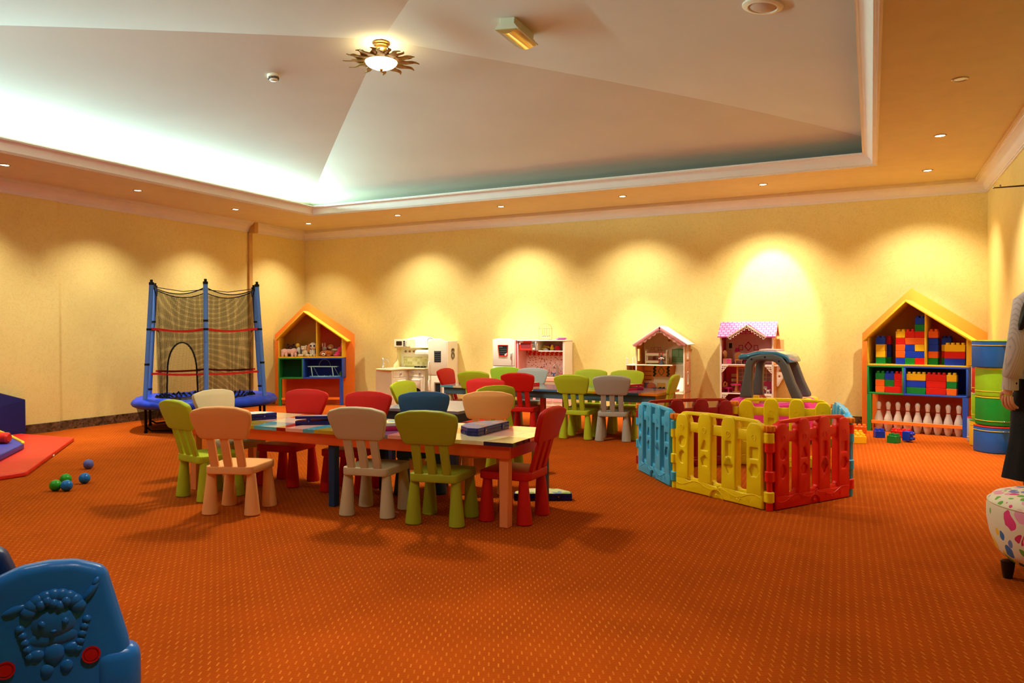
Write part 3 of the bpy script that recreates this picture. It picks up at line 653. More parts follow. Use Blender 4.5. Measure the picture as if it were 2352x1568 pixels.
for k in range(6):
    a = ANG[k]; p0, p1 = Vector(pol(RB, a, ZP-.03)), Vector(pol(RT, a, ZT))
    b = MB(); mid = p0.lerp(p1, .52)
    b.cyl(p0, mid, .0245, n=18, b=.004); b.cyl(mid, p1, .0245, n=18, b=.004); po = b.obj('pole', M_foam, tr)
    b = MB(); b.cyl(p1, p1+Vector((0, 0, .03)), .027, n=16); b.box(p1.x-.012, p1.y-.012, p1.z+.02, p1.x+.012, p1.y+.012, p1.z+.06, .003); b.obj('pole_cap', M_trim, po)
    for f in (.63, .34) if k % 2 else (.70, .63, .10):
        q = p0.lerp(p1, f); b = MB(); b.cyl(q-Vector((0, 0, .012)), q+Vector((0, 0, .012)), .0268, n=18); b.obj('band', M_trim, po)
    b = MB(); f0 = Vector(pol(.735, a, 0)); b.tube([f0+Vector((0, 0, .01)), f0+Vector((0, 0, .32))], .016, 10); b.cyl(f0, f0+Vector((0, 0, .03)), .020, n=12); b.obj('leg', M_leg, tr)
b = MB()
for k in (1, 3, 5):
    a, c = Vector(pol(.72, ANG[k], .06)), Vector(pol(.72, ANG[(k+1) % 6], .06))
    b.tube([a, a.lerp(c, .08)-Vector((0, 0, .035)), a.lerp(c, .5)-Vector((0, 0, .03)), c.lerp(a, .08)-Vector((0, 0, .035)), c], .010, 8)
b.obj('leg_brace', M_leg, tr)
def net_pt(k, u, v):
    # side k (between posts k and k+1); u along, v from bottom to top
    q0, q1 = ANG[k], ANG[k]+PI/3
    rb, rt = .585, .625
    a, c = Vector(pol(rb+(rt-rb)*v, q0, 0)), Vector(pol(rb+(rt-rb)*v, q1, 0))
    p = a.lerp(c, u); s = 4*u*(1-u)
    p *= 1+.02*math.sin(u*PI*3+k)*(1-v)-.04*s*(.4+.6*math.sin(v*PI))
    return Vector((p.x, p.y, .365+(ZT-.03-.365)*v-.075*s*v**3))
def netside(k, door=None, NU=26, NV=44):
    t = bmesh.new(); uvl = t.loops.layers.uv.new('UVMap'); g = [[t.verts.new(net_pt(k, i/NU, j/NV)) for i in range(NU+1)] for j in range(NV+1)]
    for j in range(NV):
        for i in range(NU):
            u, v = (i+.5)/NU, (j+.5)/NV
            if door and inside(u, v): continue
            f = t.faces.new((g[j][i], g[j][i+1], g[j+1][i+1], g[j+1][i]))
            for lp, (a, c) in zip(f.loops, ((i, j), (i+1, j), (i+1, j+1), (i, j+1))): lp[uvl].uv = (a/NU, c/NV)
    me = bpy.data.meshes.new('net_panel'); t.to_mesh(me); t.free(); me.materials.append(M_net)
    me.polygons.foreach_set('use_smooth', [True]*len(me.polygons))
    o = bpy.data.objects.new('net_panel', me); COL.objects.link(o); o.parent = tr; return o
def door_edge(q):   # q 0..1 round the arch, from bottom left to bottom right
    if q < .25: return (.17+.02*(q/.25), .0+.20*(q/.25))
    if q > .75: return (.81+.015*((q-.75)/.25), .20*(1-(q-.75)/.25))
    a = PI*(1-(q-.25)/.5); return (.50+.31*math.cos(a), .20+.32*max(0, math.sin(a))**.85)
def inside(u, v):
    if v < .20: return .18 < u < .815
    return ((u-.5)/.31)**2+((v-.20)/.32)**2 < 1
for k in range(6): netside(k, door=(k == 5))
b = MB(); b.tube([net_pt(5, *door_edge(q/40)) for q in range(41)], .009, 6); b.obj('door_binding', M_trim, tr)
b = MB()
for k in range(6):
    b.tube([net_pt(k, q/14, 1) for q in range(15)], .006, 6)
    p1 = Vector(pol(RT, ANG[k], ZT)); b.tube([p1, net_pt(k, 0, 1)], .006, 5)
    b.tube([p1+Vector((0, 0, .01)), Vector(pol(RT*.8, ANG[k]+PI/6, ZT-.03)), Vector(pol(RT, ANG[k]+PI/3, ZT+.01))] if k in (2, 3) else [p1, net_pt(k, 0, .985)], .005, 5)
b.obj('top_cord', M_trim, tr)
for vv in (.635, .235):
    for k in range(6):
        t = bmesh.new(); g = []
        for q in range(13):
            u = q/12; p = net_pt(k, u, vv)*1; c = Vector((p.x, p.y, 0)).normalized()
            e = abs(2*u-1)**6 * (.10 if u in (0, 1) else .0); p = p+c*(.006+e*.6); sag = -.012*4*u*(1-u)
            g.append((t.verts.new(p+Vector((0, 0, sag-.012))), t.verts.new(p+Vector((0, 0, sag+.012)))))
        for a, c in zip(g, g[1:]): t.faces.new((a[0], c[0], c[1], a[1]))
        bb = MB(); bb.add(t); bb.obj('strap', M_strap, tr)
b = MB(); t = bmesh.new(); rows = []
for k in range(25):
    a = A0+PI*(.62+.9*k/24)*1.0+PI*.6; rows.append((t.verts.new(pol(.76, a, .27)), t.verts.new(pol(.70, a, .05))))
uvl = t.loops.layers.uv.new('UVMap')
for i, (a, c) in enumerate(zip(rows, rows[1:])):
    f = t.faces.new((a[0], c[0], c[1], a[1]))
    for lp, q in zip(f.loops, ((i, 0), (i+1, 0), (i+1, 1), (i, 1))): lp[uvl].uv = (q[0]/8, q[1]*.2)
b.add(t); b.obj('skirt_net', M_net, tr)
# ------------------------------------------------------------------ the two house shaped shelves
M_so = mat('shelf_orange', (250, 132, 38), .45, var=.04); M_sy = mat('shelf_yellow', (238, 196, 48), .45); M_sg = mat('shelf_green', (36, 140, 62), .45); M_sb = mat('shelf_blue', (40, 86, 190), .45); M_sr = mat('shelf_red_brown', (206, 70, 26), .5, var=.05)
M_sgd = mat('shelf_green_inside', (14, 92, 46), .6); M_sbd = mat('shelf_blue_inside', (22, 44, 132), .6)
W0, W1 = 0.0, .985                # width of the box part; the orange house board stands behind it
def shelf(label, loc, rz):
    t = thing('house_shelf', label, 'shelf', loc, rz, 'house shaped shelves')
    D = .30                       # front edge at y = 0, back board from y = D
    AX = .40; ZM, ZL, ZE, ZA = .745, .425, 1.045, 1.452
    b = MB(); b.solid([[(-.13, 0), (1.118, 0), (1.118, 1.10), (.385, 1.605), (-.13, 1.095)]], .02, .002, XZ(D+.012)); b.obj('house_board', M_so, t)
    th = .018
    def board(nm, p0, p1, m, d0=0, d1=D, thk=th):
        p0, p1 = Vector(p0), Vector(p1); d = p1-p0; n = Vector((-d.y, d.x)).normalized()*thk/2
        b = MB(); b.solid([[tuple(p0+n), tuple(p0-n), tuple(p1-n), tuple(p1+n)]], d1-d0, .0015, XZ((d0+d1)/2)); return b.obj(nm, m, t)
    board('side_panel', (W0+th/2, ZM), (W0+th/2, ZE), M_sy); board('side_panel', (W1-th/2, ZM), (W1-th/2, ZE), M_sy)
    board('shelf_board', (W0, ZM), (W1, ZM), M_sy)
    o = board('roof_board', (W0-.035, ZE-.033), (AX, ZA), M_sy, -.035, D); o = board('roof_board', (W1+.075, ZE-.06), (AX-.008, ZA), M_sy, -.035, D)
    xd = .585; zd = ZA-(ZA-ZE)*(xd-AX)/(W1-AX)-.01
    board('divider', (xd, ZM+.008), (xd, zd), M_sy, .004)
    b = MB(); b.solid([[(W0+th, ZM), (xd, ZM), (xd, zd), (AX, ZA-.01), (W0+th, ZE)]], .004, 0, XZ(D-.003)); b.obj('back_panel', mat('shelf_back_ochre', (176, 118, 30), .6), t, smooth=0)
    b = MB(); b.solid([[(xd, ZM), (W1-th, ZM), (W1-th, ZE), (xd, zd)]], .004, 0, XZ(D-.003)); b.obj('back_panel', M_sr, t, smooth=0)
    xg = .375
    board('shelf_board', (W0, ZM-th), (xg, ZM-th), M_sg); board('shelf_board', (W0, ZL), (xg, ZL), M_sg)
    board('side_panel', (W0+th/2, ZL-th/2), (W0+th/2, ZM-th*1.5), M_sg); board('divider', (xg-th/2, ZL+th/2), (xg-th/2, ZM-th*1.5), M_sg)
    board('shelf_board', (xg, ZM-th), (W1, ZM-th), M_sb); board('shelf_board', (xg, ZL), (W1, ZL), M_sb)
    board('side_panel', (W1-th/2, ZL-th/2), (W1-th/2, ZM-th*1.5), M_sb); board('divider', (xg+th/2, ZL+th/2), (xg+th/2, ZM-th*1.5), M_sb)
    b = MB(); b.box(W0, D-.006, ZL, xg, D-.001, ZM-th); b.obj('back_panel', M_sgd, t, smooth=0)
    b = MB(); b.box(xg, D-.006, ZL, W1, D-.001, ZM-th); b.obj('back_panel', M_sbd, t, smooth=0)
    for x0, x1, m in ((W0, W0+.045, M_sg), (W1-.05, W1, M_sb)):
        b = MB(); b.box(x0, 0, 0, x1, .05, ZL-th/2, .002); b.obj('leg', m, t)
    b = MB(); b.box(W0+.045, D-.006, 0, W1-.05, D-.001, ZL-th/2); b.obj('back_panel', M_sr, t, smooth=0)
    b = MB(); b.box(W0+.045, .004, .086, W1-.05, .024, .122, .002); b.obj('rail', M_so, t)
    b = MB(); b.box(W0+.045, .03, .03, W0+.06, D, .12, .002); b.obj('rail', M_so, t)
    return t
SL = (-8.244, 8.825, R(28.5)); SR = (-.045, 9.339, R(-13.93))
shelf('orange house shaped shelf across the far left corner holding soft toys', (SL[0], SL[1], 0), SL[2])
shelf('orange house shaped shelf at the right holding toy bricks and bowling pins', (SR[0], SR[1], 0), SR[2])
def onshelf(S, x, y, z): c, s = math.cos(S[2]), math.sin(S[2]); return (S[0]+c*x-s*y, S[1]+s*x+c*y, z)

# ------------------------------------------------------------------ toy bricks
BU, BHT = .0475, .0728
BRC = {'red': (214, 30, 18), 'yellow': (246, 196, 28), 'blue': (22, 60, 190), 'green': (16, 130, 48), 'orange': (244, 104, 26)}
BRM = {k: plastic('brick_'+k, v, .3) for k, v in BRC.items()}
BRP = {}
def brick(label, color, nx, ny, loc, rz, group, rot=None):
    key = (nx, ny)
    if key not in BRP:
        b = MB(); b.box(-nx*BU/2+.0006, -ny*BU/2+.0006, .0004, nx*BU/2-.0006, ny*BU/2-.0006, BHT-.0004, .003); o = b.obj('body', BRM[color])
        b = MB(); b.lathe([(.0165, 0), (.0158, .018), (.0135, .0215), (0, .0215)], 16); s = b.obj('stud', BRM[color])
        BRP[key] = (o, s); o.name = 'toy_brick'
        o.parent = None; s_list = []
        proto = (o.data, s.data); bpy.data.objects.remove(o); bpy.data.objects.remove(s); BRP[key] = proto
    body, stud = BRP[key]
    t = thing('toy_brick', label, 'toy brick', loc, rz, group)
    if rot: t.rotation_euler = rot
    o = bpy.data.objects.new('body', body); COL.objects.link(o); o.parent = t; paint(o, BRM[color])
    for i in range(nx):
        for j in range(ny):
            o = bpy.data.objects.new('stud', stud); COL.objects.link(o); o.parent = t; o.location = ((i-(nx-1)/2)*BU, (j-(ny-1)/2)*BU, BHT); paint(o, BRM[color])
    return t
ORD = ['bottom', 'second', 'third', 'fourth', 'fifth', 'sixth', 'seventh']
def stack(x0, y, z, items, where, group, level0=0):
    # items from the bottom up: (colour, studs wide)
    for k, (c, nx) in enumerate(items):
        if c is None: continue
        n = sum(1 for q in items if q[0]); lv = ORD[level0+k]+' brick'
        if level0+k == len(items)-1+level0: lv = 'top brick'
        brick('%s toy brick, %s of %s' % (c, lv.replace(' brick', ''), where), c, nx, 2, onshelf(SR, x0+nx*BU/2, y, z+k*BHT), SR[2], group)
GU, GL = 'toy bricks in the roof compartments of the right shelf', 'toy bricks in the middle compartments of the right shelf'
ZU, ZB = .7545, .4345
def put(label, c, nx, x, lv, zf, y, group): brick(label, c, nx, 2, onshelf(SR, x+nx*BU/2, y, zf+lv*BHT), SR[2], group)
stack(.085, .07, ZU, [('green', 2), ('yellow', 2), ('yellow', 2), ('blue', 2)], 'the front left column in roof compartment', GU)
stack(.120, .19, ZU, [('green', 2), ('blue', 2), ('blue', 2), ('red', 2)], 'column behind the front left one', GU)
X2 = .288
stack(X2, .07, ZU, [('blue', 2), ('orange', 2), ('orange', 2), ('red', 2), ('yellow', 2)], 'the yellow topped column by the tower', GU)
for c, nx, k, lv, lab in [('green', 2, 2, 0, 'green toy brick at the bottom middle of the tower'), ('red', 2, 4, 0, 'red toy brick at the bottom of the tower by the divider'),
        ('blue', 4, 2, 1, 'wide blue toy brick low in the tower'), ('blue', 2, 2, 2, 'blue toy brick left of the yellow one in the tower'), ('yellow', 2, 4, 2, 'yellow toy brick in the tower by the divider'),
        ('orange', 4, 2, 3, 'wide orange toy brick halfway up the tower'), ('red', 2, 2, 4, 'red toy brick with bare studs left of the tower spire'), ('red', 2, 4, 4, 'red toy brick at the foot of the tower spire'),
        ('green', 2, 4, 5, 'green toy brick in the tower spire'), ('blue', 2, 4, 6, 'blue toy brick at the very top of the tower')]:
    put(lab, c, nx, X2+k*BU, lv, ZU, .07, GU)
stack(.602, .10, ZU, [('green', 2), ('orange', 2), ('blue', 2), ('blue', 2), ('orange', 2)], 'the column right of the divider', GU)
stack(.715, .18, ZU, [('green', 2), ('red', 2), ('yellow', 2), ('blue', 2)], 'rear column behind wide bricks in roof compartment', GU)
for k, c in enumerate(('blue', 'red', 'yellow')): put('wide %s toy brick in front right of the roof compartment' % c, c, 4, .765, k, ZU, .06, GU)
stack(.082, .07, ZB, [('orange', 2), ('orange', 2), ('green', 2)], 'left column in the green compartment', GL)
put('wide red toy brick lying at the bottom right of the green compartment', 'red', 4, .178, 0, ZB, .07, GL)
put('green toy brick under the blue one in the green compartment', 'green', 2, .178, 1, ZB, .07, GL); put('blue toy brick on top in the green compartment', 'blue', 2, .178, 2, ZB, .07, GL)
put('red toy brick, lower of two right of the blue one in green compartment', 'red', 2, .2735-.001, 1, ZB, .07, GL); put('red toy brick, upper of two right of the blue one in green compartment', 'red', 2, .2735-.001, 2, ZB, .07, GL)
for k, c in enumerate(('green', 'blue', 'yellow')): put('wide %s toy brick left in the blue compartment' % c, c, 4, .397, k, ZB, .065, GL)
for k, w_ in enumerate(('bottom', 'middle', 'top')): put('wide red toy brick, %s of three in the blue compartment' % w_, 'red', 4, .590, k, ZB, .065, GL)
for k, c in enumerate(('orange', 'green', 'yellow')): put('narrow %s toy brick right of the red ones in the blue compartment' % c, c, 2, .783, k, ZB, .065, GL)
# bowling pins behind the rail
M_pin = plastic('pin_white', (226, 216, 204), .28); M_pstripe = plastic('pin_stripe_red', (170, 40, 28), .3)
pp = thing('bowling_pin', 'x', 'bowling pin')
b = MB(); b.lathe([(0, 0), (.026, 0), (.029, .006), (.037, .035), (.045, .075), (.047, .105), (.043, .14), (.034, .175), (.024, .205), (.0195, .228), (.0195, .245), (.022, .27), (.0255, .29), (.025, .308), (.018, .325), (.008, .333), (0, .334)], 24); b.obj('body', M_pin, pp)
b = MB(); b.lathe([(.0196, .231), (.0206, .232), (.0206, .241), (.0196, .242)], 24); b.obj('stripe', M_pstripe, pp)
PINW = ['leftmost, beside the green leg', 'second from the left', 'third from the left', 'fourth from the left', 'in the middle of the row', 'fourth from the right', 'third from the right', 'second from the right', 'rightmost, by the blue leg']
for k in range(9):
    L = onshelf(SR, .105+.098*k+(.012 if k == 8 else 0)-(.012 if k == 8 else 0), .085, 0); lab = 'white toy bowling pin with red stripe, '+PINW[k]
    if k == 0: pp.location = L; pp['label'] = lab; pp['group'] = 'bowling pins on the right shelf'
    else: dup(pp, L, 0, lab, 'bowling pins on the right shelf')
# bricks scattered on the carpet
GF = 'toy bricks on the carpet'
brick('orange toy brick on the carpet against the green shelf leg', 'orange', 3, 2, (-.118, 9.10, 0), R(-5), GF)
brick('yellow toy brick on the carpet behind the long yellow one', 'yellow', 3, 2, (-.15, 8.55, 0), R(-10), GF)
brick('long yellow toy brick on the carpet, nearest of them', 'yellow', 4, 2, (-.145, 8.25, 0), R(14), GF)
brick('blue toy brick standing upright on the carpet between yellow and green', 'blue', 2, 2, (.075, 8.78, 0), R(15), GF)
brick('green toy brick turned cornerwise on the carpet', 'green', 2, 2, (.205, 8.42, 0), R(60), GF)
brick('blue toy brick tipped on its side, studs facing right', 'blue', 2, 2, (.300, 8.56, .060), 0, GF, rot=(R(0), R(90), R(-25)))
brick('long red toy brick on the carpet in front of the pins', 'red', 4, 2, (.285, 8.86, 0), R(-12), GF)

# ------------------------------------------------------------------ soft toys on the left shelf
GT = 'soft toys on the left house shelf'
def plush(name, label, loc, rz, m, body, parts, tilt=(0, 0)):
    t = thing(name, label, 'soft toy', loc, rz, GT); t.rotation_euler = (tilt[0], tilt[1], rz)
    b = MB()
    for c, r in body: b.sph(c, r, 18)
    b.obj('body', m, t)
    for nm, mm, bl in parts:
        b = MB()
        for c, r in bl: b.sph(c, r, 14)
        b.obj(nm, mm, t)
    return t
def fur(name, rgb): return mat(name, rgb, .95, var=.08, vscale=40, bump=.4, bscale=260, spec=.1, sheen=.5)
F_pink, F_cream, F_white, F_brown, F_grey, F_yel, F_tan, F_hot, F_dkb = fur('fur_pale_pink', (246, 200, 184)), fur('fur_cream', (238, 224, 178)), fur('fur_white', (236, 232, 216)), fur('fur_brown', (120, 66, 30)), fur('fur_grey', (96, 92, 98)), fur('fur_yellow', (240, 206, 60)), fur('fur_tan', (206, 140, 80)), fur('fur_hot_pink', (236, 60, 130)), fur('fur_dark_brown', (84, 44, 24))
M_eye = mat('toy_eye', (8, 8, 8), .1); F_or = fur('fur_ginger', (196, 104, 34))
def TL(x, y): return onshelf(SL, x, y, ZU)
plush('toy_dog', 'pale pink soft toy dog lying down at left of the toys', TL(.145, .09), SL[2]+.1, F_pink, [((-.07, 0, .075), (.055, .045, .05)), ((0, 0, .08), (.07, .04, .04)), ((.07, 0, .08), (.055, .045, .05))],
      [('leg', F_pink, [((-.095, -.02, .03), (.025, .028, .04))]), ('leg', F_pink, [((-.04, -.03, .028), (.022, .026, .04))]), ('leg', F_pink, [((.05, -.03, .03), (.022, .026, .045))]), ('leg', F_pink, [((.10, -.02, .028), (.022, .026, .038))]), ('tail', F_cream, [((-.12, .01, .10), (.03, .012, .012))]), ('ear', F_dkb, [((.125, -.01, .05), (.016, .02, .03))])])
plush('toy_bear', 'dark brown soft toy bear behind the pale pink dog', TL(.14, .22), SL[2], F_dkb, [((0, 0, .06), (.055, .045, .065)), ((0, -.01, .145), (.05, .045, .042))],
      [('ear', F_dkb, [((-.042, 0, .18), (.018, .012, .018))]), ('ear', F_dkb, [((.042, 0, .18), (.018, .012, .018))]), ('muzzle', F_brown, [((.01, -.05, .135), (.022, .018, .017))]), ('eye', M_eye, [((-.015, -.05, .155), .006)]), ('eye', M_eye, [((.03, -.046, .155), .006)])])
plush('toy_duck', 'grey and white soft toy duck with yellow head', TL(.292, .165), SL[2]-.3, F_grey, [((.02, .01, .08), (.05, .055, .075))],
      [('belly', F_white, [((-.005, -.025, .08), (.042, .036, .066))]), ('head', F_yel, [((-.03, -.01, .170), (.034, .034, .034))]), ('bill', F_dkb, [((-.062, -.035, .158), (.02, .014, .010)), ((-.060, -.034, .146), (.016, .012, .007))]), ('eye', M_eye, [((-.038, -.043, .178), .006)]), ('foot', F_grey, [((0, -.05, .012), (.03, .03, .012))])])
plush('toy_teddy', 'cream soft toy teddy with its legs spread and one arm up', TL(.388, .08), SL[2], F_cream, [((0, 0, .06), (.045, .038, .055)), ((-.012, -.01, .128), (.042, .038, .038))],
      [('leg', F_cream, [((-.055, -.05, .02), (.045, .028, .022))]), ('leg', F_cream, [((.05, -.05, .022), (.034, .03, .022))]), ('arm', F_tan, [((.055, 0, .12), (.024, .022, .06)), ((.07, 0, .165), (.022, .02, .03))]), ('muzzle', F_white, [((-.022, -.044, .118), (.02, .014, .014))]), ('eye', M_eye, [((-.03, -.046, .14), .005)]), ('eye', M_eye, [((.004, -.046, .142), .005)]), ('ear', F_cream, [((-.045, 0, .155), .014)]), ('ear', F_cream, [((.02, 0, .163), .014)])])
plush('toy_cub', 'white soft toy with big black eyes against the divider', TL(.512, .10), SL[2], F_white, [((0, 0, .06), (.040, .036, .06)), ((0, -.008, .162), (.056, .05, .056))],
      [('eye_patch', M_eye, [((-.024, -.052, .166), (.014, .008, .015))]), ('eye_patch', M_eye, [((.026, -.051, .166), (.014, .008, .015))]), ('muzzle', F_cream, [((0, -.054, .142), (.016, .012, .010))]), ('leg', F_cream, [((-.028, -.04, .02), (.022, .03, .022))]), ('leg', F_cream, [((.03, -.04, .02), (.022, .03, .022))]), ('arm', F_white, [((-.04, -.02, .075), (.014, .016, .035))]), ('arm', F_grey, [((.042, -.015, .075), (.014, .016, .035))])])
plush('toy_rabbit', 'small grey white soft toy rabbit with tall ears', TL(.665, .18), SL[2], fur('fur_pale_grey', (206, 190, 176)), [((0, 0, .05), (.04, .035, .05)), ((.005, -.01, .115), (.036, .034, .038))],
      [('ear', F_pink, [((-.024, 0, .175), (.011, .008, .036))]), ('ear', F_pink, [((.012, 0, .178), (.011, .008, .036))]), ('eye', M_eye, [((-.01, -.042, .12), .005)]), ('eye', M_eye, [((.024, -.038, .12), .005)])])
plush('toy_pup', 'ginger soft toy dog with white muzzle lying on its belly', TL(.70, .07), SL[2]+.2, F_or, [((.035, .02, .05), (.075, .045, .045)), ((-.03, -.03, .045), (.05, .045, .042))],
      [('muzzle', F_white, [((-.025, -.068, .036), (.028, .022, .024))]), ('nose', M_eye, [((-.028, -.088, .036), (.010, .008, .008))]), ('eye', M_eye, [((-.015, -.062, .066), (.013, .012, .007))]), ('ear', F_brown, [((-.07, -.02, .04), (.014, .028, .026))]), ('paw', F_or, [((.05, -.03, .015), (.03, .024, .015))])])
plush('toy_monkey', 'tan soft toy leaning at the back of the right toy compartment', TL(.775, .20), SL[2], F_tan, [((.02, 0, .06), (.055, .04, .06)), ((-.01, -.01, .145), (.042, .038, .04))],
      [('muzzle', F_cream, [((-.015, -.044, .132), (.024, .014, .018))]), ('ear', F_tan, [((-.055, 0, .145), (.016, .010, .016))]), ('arm', F_cream, [((.06, -.03, .10), (.05, .02, .02))]), ('hat', F_grey, [((.06, 0, .125), (.03, .02, .014))])])
plush('toy_bunny', 'hot pink soft toy rabbit leaning on the right side panel', TL(.895, .10), SL[2], F_hot, [((-.01, 0, .04), (.045, .04, .04)), ((.012, 0, .10), (.030, .028, .05))],
      [('ear', F_hot, [((.034, 0, .165), (.012, .010, .045))]), ('ear', F_hot, [((.05, .015, .16), (.010, .009, .04))]), ('foot', F_hot, [((-.04, -.035, .015), (.028, .024, .015))])], tilt=(0, R(6)))
plush('toy_cub', 'brown soft toy bear behind the duck and the teddy', TL(.36, .23), SL[2], F_brown, [((0, 0, .06), (.05, .04, .06)), ((0, 0, .14), (.045, .04, .04))], [('ear', F_brown, [((-.04, 0, .172), .015)]), ('ear', F_brown, [((.04, 0, .172), .015)])])
t = thing('wire_rack', 'pale turquoise wire bottle rack lying in the blue compartment', 'rack', onshelf(SL, .69, .13, ZB), SL[2])
M_wire = mat('turquoise_wire', (170, 224, 220), .3)
b = MB(); oval = [(.24*math.cos(2*PI*k/40), .08*math.sin(2*PI*k/40), .008) for k in range(40)]
b.tube(oval, .006, 6, closed=True); b.tube([(-.25, -.085, .165), (.20, -.085, .16), (.20, .06, .16), (-.25, .06, .165)], .006, 6, closed=True); b.obj('frame', M_wire, t)
for x in (-.19, .13):
    b = MB(); b.tube([(x-.01, -.086, .163), (x+.01, -.08, .008)], .008, 6); b.tube([(x-.01, .06, .163), (x+.07, .06, .008)], .004, 6); b.obj('stay', M_wire, t)
for x in (-.09, 0, .09):
    b = MB(); b.tube([(.032*math.cos(2*PI*k/18)+x, -.02+.05*math.sin(2*PI*k/18), .008) for k in range(18)], .003, 5, closed=True); b.cyl((x, -.072, .008), (x, -.072, .03), .010, .002, n=8); b.obj('bottle_ring', M_wire, t)
b = MB(); b.tube([(-.02+.09*math.cos(PI*k/16), .06, .16+.11*math.sin(PI*k/16)) for k in range(17)], .0025, 5); b.obj('handle', M_wire, t)
t = plush('toy_pear', 'small dark green soft ball behind the turquoise wire rack', onshelf(SL, .925, .19, ZB), 0, fur('fur_green', (90, 120, 30)), [((0, 0, .034), (.03, .03, .034)), ((0, 0, .065), (.018, .018, .022))], [])

# ------------------------------------------------------------------ the pile of soft blocks against the right wall
GC = 'soft play blocks against the right wall'
def dblock(label, x, y, z, m, rz, mp, mtop, r=.165, h=.25, seam=.04, group=GC):
    t = thing('soft_block', label, 'soft block', (x, y, z), rz, group)
    out = rpoly([(r, .02), (r, -.02)]+arc(0, -.06, r, 0, -180, 18)[1:-1]+[(-r, -.02), (-r, .02)], .0)
    out = [(px, py) for px, py in out]
    b = MB(); b.solid([out], h, .012, T(0, 0, h/2), 3); b.obj('cover', m, t)
    for zz in (seam,):
        b = MB(); b.tube([(px*1.003, py*1.003, zz) for px, py in out[::-1]], .0035, 5, closed=True); b.obj('piping', mp, t)
    b = MB(); b.solid([[(px*.985, py*.985) for px, py in out]], .004, 0, T(0, 0, h+.0005)); b.obj('top', mtop, t)
    b = MB(); b.tube([(px*.997, py*.997, h-.004) for px, py in out], .004, 5, closed=True); b.obj('edge_piping', mtop, t)
    b = MB(); b.box(-.05, -.06-r-.008, seam-.004, .0, -.06-r+.004, seam+.004, .002); b.obj('zip_end', M_nickel, t)
V = lambda n, c: mat('vinyl_'+n, c, .34, var=.04, bump=.25, bscale=14)
Vb, Vg, Vl, Vy, Vr, Vw, Vp = V('blue', (34, 92, 170)), V('green', (22, 138, 44)), V('lime', (146, 200, 34)), V('yellow', (240, 196, 36)), V('red', (206, 34, 26)), V('grey', (172, 186, 190)), V('pale', (206, 216, 190))
Vpi = V('piping_yellow', (226, 190, 50))
X0 = 1.02; AR = R(25)
dblock('blue half round soft block at the bottom of the nearest pile', X0, 8.23, 0, Vb, AR, Vpi, Vr, .165, .245, .205)
dblock('dark green half round soft block, second from the bottom of nearest pile', X0+.01, 8.24, .25, Vg, AR, Vpi, Vy, .16, .262, .045)
dblock('lime half round soft block, third from the bottom of nearest pile', X0+.008, 8.24, .517, Vl, AR, Vpi, Vy, .16, .262, .05)
dblock('blue half round soft block on top of the nearest pile', X0-.006, 8.235, .784, Vb, AR, Vpi, Vl, .175, .248, .205)
dblock('yellow half round soft block at the bottom of the middle pile', .985, 8.58, 0, Vy, AR, Vpi, Vg, .12, .25, .205)
dblock('lime half round soft block in the middle of the middle pile', 1.005, 8.59, .255, Vl, AR, Vpi, Vw, .12, .255, .05)
dblock('red half round soft block on top of the middle pile', 1.005, 8.59, .515, Vr, AR, Vpi, Vb, .12, .255, .05)
dblock('grey half round soft block at the bottom of the rear pile', .985, 8.86, 0, Vw, AR, Vpi, Vr, .11, .25, .05)
dblock('yellow half round soft block in the middle of the rear pile', 1.02, 8.87, .255, Vy, AR, Vpi, Vb, .11, .255, .05)
dblock('pale green half round soft block on top of the rear pile', 1.02, 8.87, .515, Vp, AR, Vpi, Vb, .11, .255, .05)
# ------------------------------------------------------------------ cream play kitchen and fridge
KC = plastic('kitchen_cream', (236, 226, 196), .4); KW = plastic('kitchen_white', (242, 238, 222), .4); KT = plastic('kitchen_top', (236, 222, 164), .35)
M_dark = mat('dark_window', (44, 30, 20), .15); M_silver = mat('silver_plastic', (206, 204, 200), .3, .6); M_board = mat('chalk_board', (22, 26, 28), .7); M_chalk = mat('chalk_line', (168, 172, 170), .8)
def text(body, size, mat_, parent, loc, rot, name='lettering'):
    cu = bpy.data.curves.new('t', 'FONT'); cu.body = body; cu.size = size; cu.extrude = .0004; cu.align_x = 'CENTER'
    o = bpy.data.objects.new('t', cu); me = bpy.data.meshes.new_from_object(o); bpy.data.objects.remove(o); bpy.data.curves.remove(cu)
    me.name = name; me.materials.clear(); me.materials.append(mat_); q = bpy.data.objects.new(name, me); COL.objects.link(q); q.parent = parent; q.location = loc; q.rotation_euler = rot; return q
def knob(t, x, y, z, r=.019, rot=None):
    b = MB(); M = T(x, y, z) @ (rot or Matrix.Rotation(R(90), 4, 'X'))
    b.lathe([(0, .018), (r*.8, .018), (r, .012), (r, 0), (0, 0)], 18, M); b.box(-.004, -r*.95, .016, .004, r*.95, .026, .001, M @ Matrix.Rotation(R(-35), 4, 'Z')); k = b.obj('knob', M_silver, t)
    b = MB()
    for q in range(7): a = R(-30+40*q); b.cyl((r*1.55*math.cos(a), r*1.55*math.sin(a), 0), (r*1.55*math.cos(a), r*1.55*math.sin(a), .0015), .0028, n=6, M=M)
    b.obj('dial_mark', M_board, k)
def bar(t, p0, p1, r=.011, m=None, out=Vector((0, -.028, 0)), nm='handle'):
    p0, p1 = Vector(p0), Vector(p1); b = MB()
    b.tube([p0, p0+out, p0.lerp(p1, .12)+out*1.25, p1.lerp(p0, .12)+out*1.25, p1+out, p1], [r*.5, r*.7, r, r, r*.7, r*.5], 10)
    return b.obj(nm, m or KW, t)
YW = 9.76
t = thing('play_kitchen', 'cream corner play kitchen with sink, oven, hood and microwave', 'play kitchen', (-6.3, 9.45, 0))
ox, oy = -6.3, 9.45
